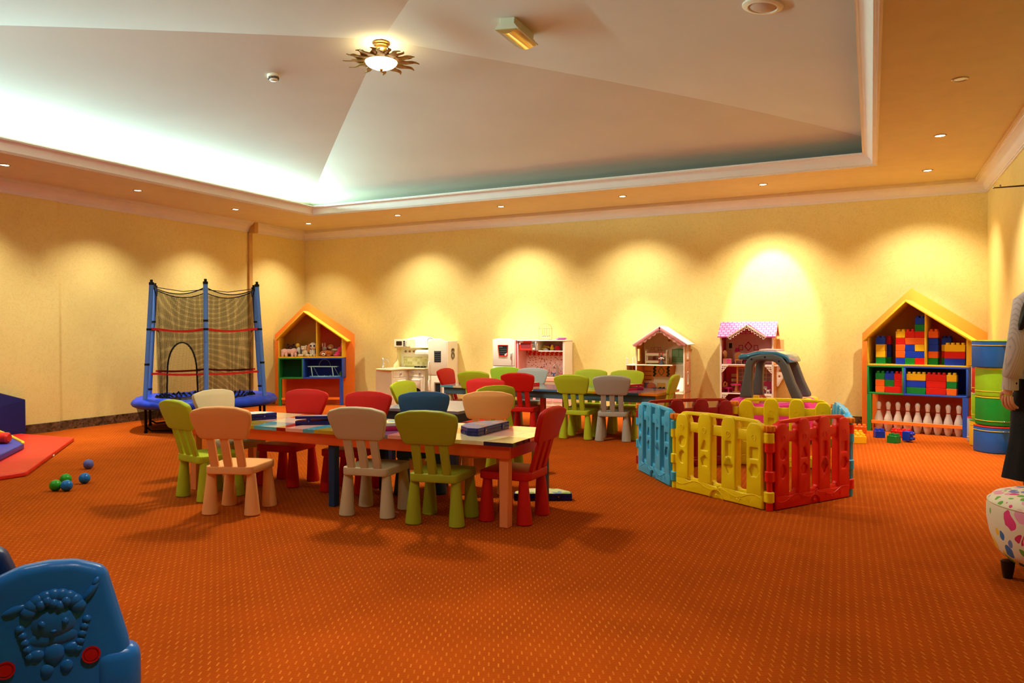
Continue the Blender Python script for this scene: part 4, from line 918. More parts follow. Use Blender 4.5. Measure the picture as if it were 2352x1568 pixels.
def B(x0, y0, z0, x1, y1, z1, bv=.003): b = MB(); b.box(x0-ox, y0-oy, z0, x1-ox, y1-oy, z1, bv); return b
B(-6.60, 9.07, .012, -6.31, YW, .565).obj('sink_cabinet', KC, t)
B(-6.31, 9.50, .012, -6.02, YW, .565).obj('oven_cabinet', KC, t)
b = MB(); b.solid([rpoly([(-6.63-ox, 9.05-oy), (-6.30-ox, 9.02-oy), (-6.285-ox, 9.40-oy), (-6.20-ox, 9.475-oy), (-6.0-ox, 9.475-oy), (-6.0-ox, YW-oy), (-6.63-ox, YW-oy)], [.14, .05, .09, .06, .01, 0, 0], 8)], .022, .004, T(0, 0, .578)); b.obj('countertop', KT, t)
b = MB(); b.lathe([(.0, .592), (.085, .5915), (.088, .594), (.092, .5945), (.094, .590)], 26, T(-6.45-ox, 9.28-oy, 0)); b.obj('sink_basin', M_silver, t)
fx, fy = -6.53-ox, 9.16-oy; b = MB()
b.lathe([(0, .588), (.022, .588), (.022, .598), (.016, .61), (.02, .625), (.012, .64), (.010, .70), (.014, .705), (.010, .715), (.014, .725), (.004, .745), (0, .748)], 16, T(fx, fy, 0)); b.tube([(fx, fy, .715), (fx+.03, fy, .722), (fx+.07, fy, .722), (fx+.09, fy, .70), (fx+.092, fy, .672)], [.008, .007, .007, .006, .007], 8); b.cyl((fx+.01, fy-.012, .69), (fx+.035, fy-.012, .66), .004, n=6); b.obj('faucet', M_silver, t)
# the shaded face of the sink cabinet looks to the right
s = .005
b = MB(); b.solid([rect(9.10-oy, .46, 9.46-oy, .555, .004)], .008, .001, YZ(-6.308-ox)); d = b.obj('drawer', KC, t)
knob(d, -6.303-ox, 9.27-oy, .512, .02, Matrix.Rotation(R(90), 4, 'Y'))
arch = [(9.17-oy, .07), (9.40-oy, .07)]+arc(9.285-oy, .25, .115, 0, 180, 12, .06)
b = MB(); b.solid([rect(9.10-oy, .03, 9.46-oy, .448, .004), arch], .010, .001, YZ(-6.306-ox)); d = b.obj('oven_door', KC, t)
b = MB(); b.solid([arch], .003, 0, YZ(-6.309-ox)); b.obj('window', M_dark, d)
bar(d, (-6.30-ox, 9.20-oy, .41), (-6.30-ox, 9.37-oy, .41), .010, KW, Vector((.028, 0, 0)))
# the oven looks at the room
b = MB(); b.solid([rect(-6.285-ox, .462, -6.035-ox, .558, .004)], .008, .001, XZ(9.498-oy)); d = b.obj('control_panel', KC, t)
for x in (-6.235, -6.10): knob(d, x-ox, 9.494-oy, .515, .019)
arch = [(-6.235-ox, .06), (-6.085-ox, .06)]+arc(-6.16-ox, .24, .075, 0, 180, 12, .05)
b = MB(); b.solid([rect(-6.27-ox, .03, -6.045-ox, .445, .004), arch], .012, .002, XZ(9.495-oy)); d = b.obj('oven_door', KC, t)
b = MB(); b.solid([arch], .003, 0, XZ(9.499-oy)); b.obj('window', M_dark, d)
bar(d, (-6.22-ox, 9.49-oy, .41), (-6.09-ox, 9.49-oy, .41), .011)
b = MB(); b.solid([rect(-6.275-ox, .448, -6.04-ox, .458, .002)], .010, .001, XZ(9.494-oy)); b.obj('trim_strip', M_silver, t)
# backboard with arched top, tiles, hood, hooks, shelf and microwave
bt = [(-6.62-ox, .589), (-5.94-ox, .589), (-5.94-ox, 1.0), (-6.05-ox, 1.05), (-6.22-ox, 1.072), (-6.38-ox, 1.05), (-6.62-ox, 1.0)]
b = MB(); b.solid([rpoly(bt, [0, 0, .02, .1, .2, .1, .02], 5)], .018, .002, XZ(YW-.012-oy)); b.obj('backboard', KW, t)
M_tile = cells('kitchen_tiles', .045, [((226, 220, 160), 1), ((206, 206, 140), 1), ((238, 236, 200), 1), ((216, 212, 150), 1)], .06, (240, 236, 214))
b = MB(); b.solid([rect(-6.55-ox, .592, -5.96-ox, .745)], .004, 0, XZ(YW-.024-oy)); b.obj('tile_panel', M_tile, t, smooth=0)
B(-6.63, 9.60, .885, -5.95, YW-.02, .90).obj('shelf_board', KT, t)
b = MB(); b.solid([[(9.62-oy, .885), (YW-.02-oy, .885), (YW-.02-oy, .59), (9.55-oy, .59), (9.56-oy, .63), (9.64-oy, .68), (9.66-oy, .80)]], .014, .002, YZ(-6.605-ox)); b.obj('bracket', KT, t)
mw = B(-6.62, 9.58, .902, -6.34, YW-.03, 1.018, .004).obj('microwave', KC, t)
b = MB(); b.solid([rect(-6.58-ox, .925, -6.475-ox, .99, .01)], .004, .0, XZ(9.579-oy)); b.obj('window', M_dark, mw)
b = MB()
b.box(-6.452-ox, 9.577-oy, .975, -6.42-ox, 9.58-oy, .995)
for i in range(3):
    for j in range(4): b.box(-6.452-ox+i*.0115, 9.577-oy, .962-j*.011, -6.443-ox+i*.0115, 9.58-oy, .969-j*.011)
b.box(-6.452-ox, 9.577-oy, .913, -6.42-ox, 9.58-oy, .922); b.obj('keypad', M_board, mw)
bar(mw, (-6.395-ox, 9.58-oy, .915), (-6.395-ox, 9.58-oy, .99), .006, M_silver, Vector((0, -.016, 0)))
b = MB(); b.solid([[(9.56-oy, .795), (YW-.02-oy, .80), (YW-.02-oy, .865), (9.62-oy, .865), (9.56-oy, .835)]], .27, .004, YZ(-6.095-ox)); hd = b.obj('hood', KW, t)
b = MB()
for k in range(4): b.cyl((-6.15+.035*k-ox, 9.561-oy, .815), (-6.15+.035*k-ox, 9.556-oy, .815), .004, n=8)
b.obj('button', M_silver, hd)
for k in range(4):
    b = MB(); x = -6.51+.075*k-ox; b.lathe([(0, 0), (.018, 0), (.018, .005), (.006, .008), (.006, .022), (.010, .028), (0, .03)], 14, T(x, YW-.022-oy, .83)@Matrix.Rotation(R(90), 4, 'X')); b.obj('hook', M_nickel, t)
ck = MB(); ck.tube([(-6.06+.056*math.cos(2*PI*k/36)-ox, YW-.024-oy, .985+.056*math.sin(2*PI*k/36)) for k in range(36)], .0022, 5, closed=True); ck.cyl((-6.06-ox, YW-.024-oy, .985), (-6.06-ox, YW-.024-oy, 1.02), .0018, n=5); ck.cyl((-6.06-ox, YW-.024-oy, .985), (-6.04-ox, YW-.024-oy, .97), .0018, n=5); ck.obj('clock_face', mat('clock_print', (150, 132, 100), .5), t)
for x in (-6.215, -6.105):
    b = MB(); M = T(x-ox, 9.60-oy, .590)
    b.lathe([(0, 0), (.05, 0), (.05, .006), (.035, .009), (0, .009)], 20, M)
    for q in range(4): a = q*PI/2; b.box(.008, -.004, .008, .05, .004, .022, .001, M @ RZ(a))
    b.obj('burner', M_black, t)
for x, y in ((-6.585, 9.075), (-6.325, 9.075)):
    b = MB(); b.sph((x-ox, y-oy+.0, .018), (.012, .012, .018), 10); b.obj('foot', M_black, t)

t = thing('toy_fridge', 'cream toy fridge with chalkboard door and hooks on its side', 'toy fridge', (-5.76, 9.60, 0)); ox, oy = -5.76, 9.60
B(-5.92, 9.465, .012, -5.597, YW, .995, .004).obj('body', KC, t)
def fr_door(z0, z1, x0, x1, archtop, nm):
    pts = [(x0, z0), (x1, z0), (x1, z1)]+([(x1-(x1-x0)*q/12, z1+.052*math.sin(PI*q/12)) for q in range(1, 12)] if archtop else [])+[(x0, z1)]
    b = MB(); b.solid([pts], .02, .004, XZ(9.453-oy)); return b.obj(nm, KC, t)
up = fr_door(.492, .985, -5.92-ox, -5.60-ox, True, 'door'); lo = fr_door(.04, .484, -5.92-ox, -5.60-ox, False, 'door')
bar(up, (-5.895-ox, 9.445-oy, .53), (-5.895-ox, 9.445-oy, .69), .010, KW); bar(lo, (-5.895-ox, 9.445-oy, .27), (-5.895-ox, 9.445-oy, .42), .010, KW)
b = MB(); b.solid([rect(-5.815-ox, .685, -5.70-ox, .85, .004)], .004, .001, XZ(9.442-oy)); cb = b.obj('chalkboard', M_board, up)
b = MB()
for k in range(4): b.box(-5.808-ox, 9.4388-oy, .71+.028*k, -5.707-ox, 9.4396-oy, .7115+.028*k)
b.obj('ruled_line', M_chalk, cb); 
for nm in [None]: q = text('SHOPPING LIST', .0125, M_chalk, up, (-5.7575-ox, 9.439-oy, .833), (R(90), 0, 0))
b = MB(); b.solid([rect(-5.815-ox, .205, -5.69-ox, .39, .006), rect(-5.795-ox, .225, -5.71-ox, .37, .006)], .010, .002, XZ(9.44-oy)); dp = b.obj('dispenser_frame', mat('taupe_plastic', (150, 132, 110), .4), lo)
b = MB(); b.box(-5.797-ox, 9.441-oy, .223, -5.708-ox, 9.444-oy, .372); b.obj('dispenser_recess', M_board, lo)
b = MB()
for dy, rr in ((0, .042), (0, .028)): b.tube([(-5.590-ox, 9.605-oy+dy+rr*math.cos(2*PI*k/24), .78+rr*1.25*math.sin(2*PI*k/24)) for k in range(24)], .004, 6, closed=True)
for dy in (-.03, .03): b.tube([(-5.590-ox, 9.605-oy+dy, .83), (-5.588-ox, 9.605-oy+dy*1.2, .87), (-5.590-ox, 9.605-oy+dy*.5, .885), (-5.590-ox, 9.605-oy+dy*.2, .85)], .005, 6)
b.obj('hook', mat('hook_olive', (96, 84, 44), .4, .3), t)

# ------------------------------------------------------------------ red and pink play kitchen with white fridge
KP = plastic('kitchen_pink', (250, 186, 186), .4); KR = plastic('kitchen_red', (238, 50, 24), .35); KI = plastic('kitchen_ivory', (244, 236, 214), .4); KS = plastic('kitchen_salmon', (246, 176, 150), .4)
t = thing('toy_fridge', 'white toy fridge with red framed noteboard beside the red toy kitchen', 'toy fridge', (-4.65, 9.58, 0)); ox, oy = -4.65, 9.58
B(-4.815, 9.415, .012, -4.475, YW, 1.015, .004).obj('body', KI, t)
side = MB(); side.box(-4.4765-ox, 9.42-oy, .03, -4.4735-ox, YW-.005-oy, 1.01); 
KPS = mat('kitchen_pink_side', (246, 150, 156), .4, var=.12, vscale=3)
side.obj('side_panel', KPS, t, smooth=0)
b = MB()
for y, n_, z in ((9.50, 8, .55), (9.63, 6, .56)):
    for k in range(n_): b.tube([(-4.4730-ox, y-oy-.008, z+.022*k), (-4.4730-ox, y-oy+.012, z+.022*k+.008), (-4.4730-ox, y-oy-.008, z+.022*k+.016)], .003, 4)
b.obj('printed_scroll', KR, t)
def door2(z0, z1, archtop, nm):
    x0, x1 = -4.82-ox, -4.478-ox; pts = [(x0, z0), (x1, z0), (x1, z1)]+([(x1-(x1-x0)*q/12, z1+.022*math.sin(PI*q/12)) for q in range(1, 12)] if archtop else [])+[(x0, z1)]
    b = MB(); b.solid([pts], .022, .006, XZ(9.403-oy), 2); return b.obj(nm, KW, t)
up = door2(.652, 1.018, True, 'door'); lo = door2(.04, .642, False, 'door')
nb = rpoly([(-4.72-ox, .785), (-4.585-ox, .785), (-4.572-ox, .945), (-4.738-ox, .945)], .014, 4); nb2 = rpoly([(-4.712-ox, .795), (-4.593-ox, .795), (-4.583-ox, .935), (-4.727-ox, .935)], .010, 4)
b = MB(); b.solid([nb, nb2], .010, .002, XZ(9.389-oy)); fr = b.obj('noteboard_frame', KR, up)
b = MB(); b.solid([nb2], .004, 0, XZ(9.389-oy)); b.obj('noteboard', M_board, up)
b = MB()
for k in range(3): b.box(-4.708-ox, 9.3855-oy, .822+.03*k, -4.60-ox, 9.3862-oy, .8235+.03*k)
b.obj('ruled_line', M_chalk, fr); text('NOTES', .016, M_chalk, up, (-4.688-ox, 9.386-oy, .908), (R(90), 0, 0))
M_fl = mat('flower_print', (246, 238, 230), .5)
def flower(b, x, y, z, r, n=5):
    for k in range(n): a = 2*PI*k/n; b.sph((x+r*math.cos(a), y, z+r*math.sin(a)), (r*.62, .0015, r*.62), 8)
b = MB(); flower(b, -4.615-ox, 9.3855-oy, .805, .010); flower(b, -4.597-ox, 9.3855-oy, .822, .006); b.obj('flower_motif', M_fl, fr)
bar(up, (-4.515-ox, 9.395-oy, .735), (-4.515-ox, 9.395-oy, .835), .011, M_silver); bar(lo, (-4.515-ox, 9.395-oy, .52), (-4.515-ox, 9.395-oy, .62), .011, M_silver)

t = thing('play_kitchen', 'red and pink play kitchen with mosaic backsplash and microwave', 'play kitchen', (-4.11, 9.6, 0)); ox, oy = -4.11, 9.6
B(-3.785, 9.46, .012, -3.757, YW, 1.0, .003).obj('side_panel', KI, t)
B(-4.47, 9.46, .012, -4.455, YW, 1.0, .003).obj('side_panel', KP, t)
B(-4.47, 9.45, .998, -3.75, YW, 1.014, .003).obj('top_board', KI, t)
B(-4.16, 9.48, .852, -3.785, YW, .866, .003).obj('shelf_board', KI, t)
M_mos = cells('mosaic_print', .0148, [((246, 206, 206), 8), ((250, 226, 222), 6), ((240, 180, 180), 3), ((176, 30, 50), 1.6), ((110, 18, 40), .7)], .16, (252, 226, 222), rough=.3)
B(-4.455, YW-.012, .012, -3.785, YW, 1.0, 0).obj('backboard', KP, t, smooth=0)
b = MB(); b.box(-4.455-ox, YW-.018-oy, .50, -3.785-ox, YW-.012-oy, .79); b.obj('mosaic_panel', M_mos, t, smooth=0)
b = MB(); b.box(-4.455-ox, YW-.019-oy, .79, -3.785-ox, YW-.012-oy, .856); bd = b.obj('flower_border', mat('border_red', (206, 30, 20), .4), t, smooth=0)
b = MB()
for k in range(10): flower(b, -4.425+.068*k-ox, YW-.0195-oy, .84, .010, 3)
for k in range(10): flower(b, -4.455+.034+.068*k-.034+.02-ox, YW-.0195-oy, .807, .010, 3)
o = b.obj('flower_motif', M_fl, bd); o['kind'] = 'stuff'
B(-4.455, 9.50, .445, -3.785, YW-.02, .50, .004).obj('countertop', KS, t)
B(-4.455, 9.52, .10, -3.785, YW-.02, .445, .003).obj('cabinet', KI, t)
b = MB(); b.box(-4.44-ox, 9.514-oy, .16, -4.15-ox, 9.522-oy, .43, .002); b.obj('oven_door', KP, t)
d = B(-4.12, 9.512, .38, -3.80, 9.522, .43, .002).obj('drawer', KI, t)
B(-4.12, 9.512, .16, -3.97, 9.522, .365, .002).obj('door', KP, t); B(-3.955, 9.512, .16, -3.80, 9.522, .365, .002).obj('door', KP, t)
B(-4.47, 9.53, .012, -3.757, YW-.02, .10, .003).obj('plinth', KI, t)
m = B(-4.44, 9.47, .866, -4.16, YW-.02, .998, .004).obj('microwave', KI, t)
b = MB(); b.solid([rect(-4.44-ox, .866, -4.245-ox, .996, .006), rect(-4.415-ox, .890, -4.262-ox, .972, .006)], .010, .002, XZ(9.466-oy)); dr = b.obj('door', KR, m)
b = MB(); b.box(-4.417-ox, 9.466-oy, .888, -4.26-ox, 9.469-oy, .974); b.obj('window', mat('microwave_window', (150, 60, 66), .12), m)
b = MB(); flower(b, -4.427-ox, 9.460-oy, .982, .009); flower(b, -4.404-ox, 9.460-oy, .985, .009); flower(b, -4.430-ox, 9.460-oy, .960, .007); flower(b, -4.385-ox, 9.460-oy, .986, .006); b.obj('flower_motif', M_fl, dr)
B(-4.245, 9.46, .866, -4.16, 9.475, .996, .003).obj('control_panel', KW, m)
b = MB(); b.solid([rect(-4.24-ox, .876, -4.19-ox, .982, .004), rect(-4.236-ox, .88, -4.194-ox, .978, .003)], .003, 0, XZ(9.459-oy))
b.box(-4.238-ox, 9.4575-oy, .966, -4.192-ox, 9.459-oy, .975)
for i in range(3):
    for j in range(4): b.box(-4.233-ox+i*.013, 9.4575-oy, .948-j*.013, -4.223-ox+i*.013, 9.459-oy, .957-j*.013)
b.obj('keypad', M_board, m)
bar(m, (-4.175-ox, 9.46-oy, .875), (-4.175-ox, 9.46-oy, .985), .010, M_silver, Vector((0, -.02, 0)))
fx, fy = -3.94-ox, 9.64-oy
b = MB(); b.cyl((fx, fy, .50), (fx, fy, .515), .022, n=16); b.tube([(fx, fy, .50), (fx, fy, .64), (fx-.012, fy-.01, .665), (fx-.03, fy-.025, .668), (fx-.044, fy-.038, .645), (fx-.046, fy-.04, .61)], [.014, .013, .012, .010, .009, .009], 10); b.obj('faucet', M_silver, t)
for dx, c in ((-.052, (30, 120, 214)), (.058, (244, 120, 190))):
    b = MB(); b.cyl((fx+dx, fy, .50), (fx+dx, fy, .535), .010, n=10)
    for k in range(4): a = k*PI/2+.3; b.tube([(fx+dx, fy, .54), (fx+dx+.028*math.cos(a), fy+.02*math.sin(a), .545+.01*math.sin(a*2))], [.006, .009], 7)
    b.obj('tap_handle', plastic('tap_%d' % c[0], c, .3), t)
b = MB()
for k, x in enumerate((-3.93, -3.875, -3.825)): b.tube([(x-ox, YW-.02-oy, .985), (x-ox, 9.70-oy, .985), (x-ox, 9.695-oy, .975), (x-ox, 9.70-oy, .968)], .003, 6)
b.obj('utensil_hook', M_silver, t)
# things standing on and in the red kitchen
GK = 'toy utensils hanging in the red kitchen'
for k, (x, nm, lab) in enumerate([(-3.93, 'toy_spatula', 'grey toy spatula hanging left in the red kitchen shelf'), (-3.875, 'toy_ladle', 'grey toy ladle hanging in the middle of the red kitchen shelf'), (-3.825, 'toy_whisk', 'grey toy whisk hanging right in the red kitchen shelf')]):
    u = thing(nm, lab, 'toy utensil', (x, 9.697, .974), 0, GK); u.scale = (.75, .75, .75)
    b = MB(); b.tube([(0, 0, .004), (.004, 0, -.02), (-.002, 0, -.05), (0, 0, -.075)], [.006, .008, .006, .004], 8); b.obj('handle', M_silver, u)
    b = MB()
    if k == 0: b.solid([rpoly([(-.010, -.08), (.010, -.08), (.016, -.115), (-.016, -.115)], .004)], .004, .001, XZ(0))
    elif k == 1: b.sph((0, -.006, -.095), (.018, .014, .02), 12)
    else:
        for q in range(4): a = q*PI/4; b.tube([(0, 0, -.075), (.016*math.cos(a), .016*math.sin(a), -.10), (0, 0, -.13), (-.016*math.cos(a), -.016*math.sin(a), -.10), (0, 0, -.075)], .0015, 5)
    b.obj('head', M_silver, u)
u = thing('toy_pot', 'small red toy pot with lid in the red kitchen shelf', 'toy pot', (-3.91, 9.60, .8665)); m_ = plastic('toy_red', (228, 30, 56), .3)
b = MB(); b.lathe([(0, 0), (.032, 0), (.038, .01), (.04, .045), (.042, .048), (.038, .048)], 22); b.obj('body', m_, u)
b = MB(); b.lathe([(.041, .048), (.03, .06), (.006, .064), (.009, .075), (0, .077)], 22); b.obj('lid', m_, u)
b = MB(); b.tube([(-.04, 0, .036), (-.056, -.008, .038), (-.056, .008, .038), (-.04, 0, .030)], .004, 6); b.obj('handle', m_, u)
GFD = 'toy food in the red kitchen shelf'
def food(nm, lab, x, y, c, blobs, z=.8665):
    u = thing(nm, lab, 'toy food', (x, y, z), 0, GFD); b = MB()
    for p, r in blobs: b.sph(p, r, 14)
    b.obj('body', plastic('food_%s' % nm, c, .4), u)
food('toy_pear', 'yellow toy pear with pointed top in the red kitchen shelf', -3.99, 9.58, (246, 196, 40), [((0, 0, .024), (.032, .03, .026)), ((0, 0, .052), (.02, .02, .026)), ((0, 0, .078), .006)])
food('toy_egg', 'white toy fried egg in the red kitchen shelf', -4.075, 9.56, (244, 236, 240), [((0, 0, .012), (.038, .03, .013)), ((0, 0, .024), (.018, .018, .012))])
food('toy_potato', 'mustard yellow toy potato lying under the long bread', -4.125, 9.60, (214, 176, 30), [((0, 0, .019), (.04, .026, .020))])
food('toy_bread', 'long yellow toy bread roll leaning over the potato', -4.10, 9.64, (226, 180, 50), [((-.03, 0, .052), (.03, .02, .016)), ((0, 0, .048), (.034, .02, .016)), ((.035, 0, .042), (.028, .02, .015))])
food('toy_carton', 'dark red toy carton at the back of the red kitchen shelf', -4.06, 9.70, (150, 40, 40), [((0, 0, .035), (.03, .02, .036)), ((0, 0, .065), (.026, .018, .016))])
u = thing('utensil_rack', 'gold wire arch rack standing on top of the red kitchen', 'rack', (-4.115, 9.64, 1.0145)); M_gold = mat('gold_wire', (214, 176, 84), .25, 1)
b = MB(); W_ = .098; b.tube([(-W_, 0, .002), (-W_, 0, .15)]+[(W_*math.cos(PI-PI*k/16), 0, .15+.075*math.sin(PI*k/16)) for k in range(17)]+[(W_, 0, .002)], .003, 6); b.tube([(-W_, 0, .155), (W_, 0, .155)], .0022, 6)
b.tube([(-W_, 0, .003), (-W_+.02, -.05, .003), (W_-.02, -.05, .003), (W_, 0, .003), (W_-.02, .05, .003), (-W_+.02, .05, .003)], .0028, 6, closed=True); b.obj('frame', M_gold, u)
for k, x in enumerate((-.045, -.013, .022, .060)):
    q = thing('toy_ladle', 'small chrome toy ladle hanging on the gold rack', 'toy utensil', (-4.115+x, 9.634, 1.1675), 0, 'ladles on the gold rack')
    q['label'] = 'small chrome toy ladle, %s on the gold wire rack' % ('first from the left', 'second from the left', 'second from the right', 'first from the right')[k]
    b = MB(); b.tube([(0, 0, 0), (0, -.003, .006), (0, -.006, 0), (0, -.004, -.05), (0, -.006, -.09)], [.0025, .0025, .003, .003, .003], 6); b.obj('handle', M_chrome if k > 1 else M_gold, q)
    b = MB(); b.sph((0, -.008, -.105), (.018, .014, .018), 14); b.obj('bowl', M_chrome, q)
u = thing('toy_plate', 'pink toy plates lying on top of the red kitchen', 'toy plate', (-3.87, 9.62, 1.0145)); m_ = plastic('toy_pink', (246, 110, 206), .35)
b = MB(); b.lathe([(0, 0), (.05, 0), (.085, .014), (.084, .017), (.048, .004), (0, .004)], 28); b.obj('plate', m_, u)
b = MB(); b.lathe([(0, .008), (.04, .010), (.065, .026), (.064, .029), (.038, .014), (0, .013)], 26, T(.012, 0, 0)); b.obj('plate', m_, u)
# ------------------------------------------------------------------ brown dollhouse with white roof
D_tan = mat('doll_wood', (226, 150, 84), .5, var=.06); D_cream = mat('doll_cream', (246, 236, 206), .45); D_rose = mat('doll_rose', (206, 128, 122), .5); D_wallp = mat('doll_wallpaper', (244, 220, 186), .6, var=.05, vscale=20); D_peachw = mat('doll_wallpaper_peach', (240, 172, 110), .6); D_lil = mat('doll_lilac', (150, 112, 160), .6)
D_floor = mat('doll_floor', (196, 140, 62), .35, var=.12, vscale=18); D_green = mat('doll_green', (146, 196, 138), .5); D_dgreen = mat('doll_dark_green', (76, 130, 82), .5); D_brick = mat('doll_brick', (214, 150, 104), .6)
D_roofw = mat('doll_roof_white', (240, 228, 220), .5); D_dark = mat('doll_dark', (42, 40, 44), .6)
t = thing('dollhouse', 'tall open fronted dollhouse with white roof and rose scalloped gable', 'dollhouse', (-2.42, 9.57, 0)); ox, oy = -2.42, 9.57
x0, x1, yf, yb = -2.735-ox, -2.118-ox, 9.38-oy, 9.735-oy
z1, z2, ze, za = .345, .70, .985, 1.185
def Bx(a, b_, c, d, e, f, m, nm, bv=.002): b = MB(); b.box(a, b_, c, d, e, f, bv); return b.obj(nm, m, t)
xa = (x0+x1)/2+.005
b = MB(); b.solid([[(x0, 0), (x1, 0), (x1, ze), (xa, za), (x0, ze)]], .010, 0, XZ(yb)); b.obj('back_wall', D_wallp, t, smooth=0)
b = MB(); b.solid([[(x0+.01, z1), (x1, z1), (x1, z2), (x0+.01, z2)]], .002, 0, XZ(yb-.007)); b.obj('back_wall_print', D_peachw, t, smooth=0)
Bx(x0+.01, yb-.010, z1, x1, yb-.006, z1+.10, D_lil, 'wainscot'); Bx(x0+.01, yb-.011, z1+.10, x1, yb-.006, z1+.112, D_cream, 'dado_rail')
win = [rect(9.45-oy, .76, 9.55-oy, .93)]
b = MB(); b.solid([[(yf, 0), (yb, 0), (yb, ze), (yf, ze)], rect(9.43-oy, .74, 9.55-oy, .90), rect(9.46-oy, .40, 9.58-oy, .60)], .014, .001, YZ(x0)); b.obj('side_wall', D_tan, t)
b = MB(); b.solid([[(yf, z1), (yb, z1), (yb, ze), (yf, ze)], rect(9.50-oy, .775, 9.60-oy, .945, .003), rect(9.52-oy, .45, 9.60-oy, .61, .03)], .014, .001, YZ(x1)); sw = b.obj('side_wall', D_brick, t)
b = MB()
for zz in (.36, .50, .64, .72, .86, .96):
    for yy in (9.39, 9.68): b.box(x1+.006, yy-oy, zz, x1+.010, yy+.045-oy, zz+.018, .001)
b.box(x1+.006, 9.485-oy, .755, x1+.012, 9.615-oy, .772, .001); b.box(x1+.006, 9.50-oy, .435, x1+.012, 9.62-oy, .448, .001); b.obj('printed_brick_relief', D_tan, sw)
b = MB(); b.solid([rect(9.495-oy, .77, 9.605-oy, .95, .003), rect(9.508-oy, .783, 9.592-oy, .937)], .02, .001, YZ(x1)); b.box(x1-.004, 9.547-oy, .78, x1+.004, 9.553-oy, .94); b.obj('window_frame', D_cream, sw)
b = MB(); b.solid([rect(9.515-oy, .445, 9.605-oy, .615, .032), rect(9.527-oy, .457, 9.593-oy, .603, .028)], .02, .001, YZ(x1)); b.obj('window_frame', D_cream, sw)
for xx, zt in ((x0, ze), (x1, ze)): Bx(xx-.008, yf-.004, z1 if xx == x1 else 0, xx+.008, yf+.006, zt, D_cream, 'front_edge', .001)
Bx(x1-.008, yf, 0, x1+.008, yf+.03, z1, D_tan, 'leg'); Bx(x1-.008, yb-.03, 0, x1+.008, yb, z1, D_tan, 'leg')
for z in (z1, z2):
    o = Bx(x0, yf-.002, z-.012, x1 if z == z1 else x1-.15, yb, z, D_cream, 'floor_board'); Bx(x0+.01, yf+.012, z, x1-.01 if z == z1 else x1-.15, yb-.006, z+.003, D_floor, 'floor_print', 0)
Bx(x1-.15, yf+.17, z2-.012, x1, yb, z2, D_cream, 'floor_board')
Bx(x0, yf-.002, .03, x1, yb, .045, D_cream, 'floor_board')
b = MB(); st = [(yf+.01, z1)]
for k in range(9): st += [(yf+.01+.018*k, z1+.038*(k+1)), (yf+.01+.018*(k+1), z1+.038*(k+1))]
st += [(yf+.172, z1)]
b.solid([st], .125, .001, YZ(x1-.078)); b.obj('staircase', D_cream, t, smooth=0)
def slab(p0, p1, th, d0, d1, m, nm):
    p0, p1 = Vector(p0), Vector(p1); d = p1-p0; n = Vector((-d.y, d.x)).normalized()*th/2; b = MB(); b.solid([[tuple(p0+n), tuple(p0-n), tuple(p1-n), tuple(p1+n)]], d1-d0, .001, XZ((d0+d1)/2)); return b.obj(nm, m, t)
slab((x0-.045, ze-.035), (xa, za+.006), .012, yf-.03, yb+.01, D_roofw, 'roof'); slab((x1+.055, ze-.03), (xa-.003, za+.006), .012, yf-.03, yb+.01, D_roofw, 'roof')
def scal(pa, pb, n, w, y, m, nm):
    pa, pb = Vector(pa), Vector(pb); d = (pb-pa)/n; nn = Vector((d.y, -d.x)).normalized()
    if nn.y > 0: nn = -nn
    pts = [tuple(pa), tuple(pb)]
    for k in range(n-1, -1, -1):
        c0, c1 = pa+d*(k+1), pa+d*k
        for q in range(7): a = q/6; p = c0.lerp(c1, a)+nn*(w+.016*math.sin(PI*a)); pts.append(tuple(p))
    b = MB(); b.solid([pts], .006, .001, XZ(y)); return b.obj(nm, m, t)
scal((x0-.035, ze-.035), (xa, za), 5, .022, yf-.028, D_rose, 'gable_trim'); scal((xa, za), (x1+.03, ze-.025), 5, .022, yf-.028, D_rose, 'gable_trim')
scal((x0+.02, ze-.018), (xa, za-.02), 5, .026, yf-.022, mat('doll_pale_rose', (236, 176, 166), .5), 'gable_trim'); scal((xa, za-.02), (x1-.02, ze-.018), 5, .026, yf-.022, mat('doll_pale_rose'), 'gable_trim')
Bx(x0-.135, yf+.01, .0, x0-.125, yb-.02, z2-.004, D_cream, 'balcony_post'); Bx(x0-.14, yf-.002, z2-.016, x0, yb-.02, z2-.004, D_cream, 'balcony_floor')
Bx(x0-.135, yf+.0, z2-.004, x0-.11, yf+.012, z2+.085, D_cream, 'balcony_rail'); Bx(x0-.135, yb-.06, z2-.004, x0-.125, yb-.03, z2+.085, D_cream, 'balcony_rail'); Bx(x0-.10, yf+.14, .345, x0-.085, yf+.16, z2-.016, D_tan, 'balcony_post'); Bx(x0-.125, yb-.06, .345, x0, yb-.05, z2-.016, D_rose, 'balcony_panel')
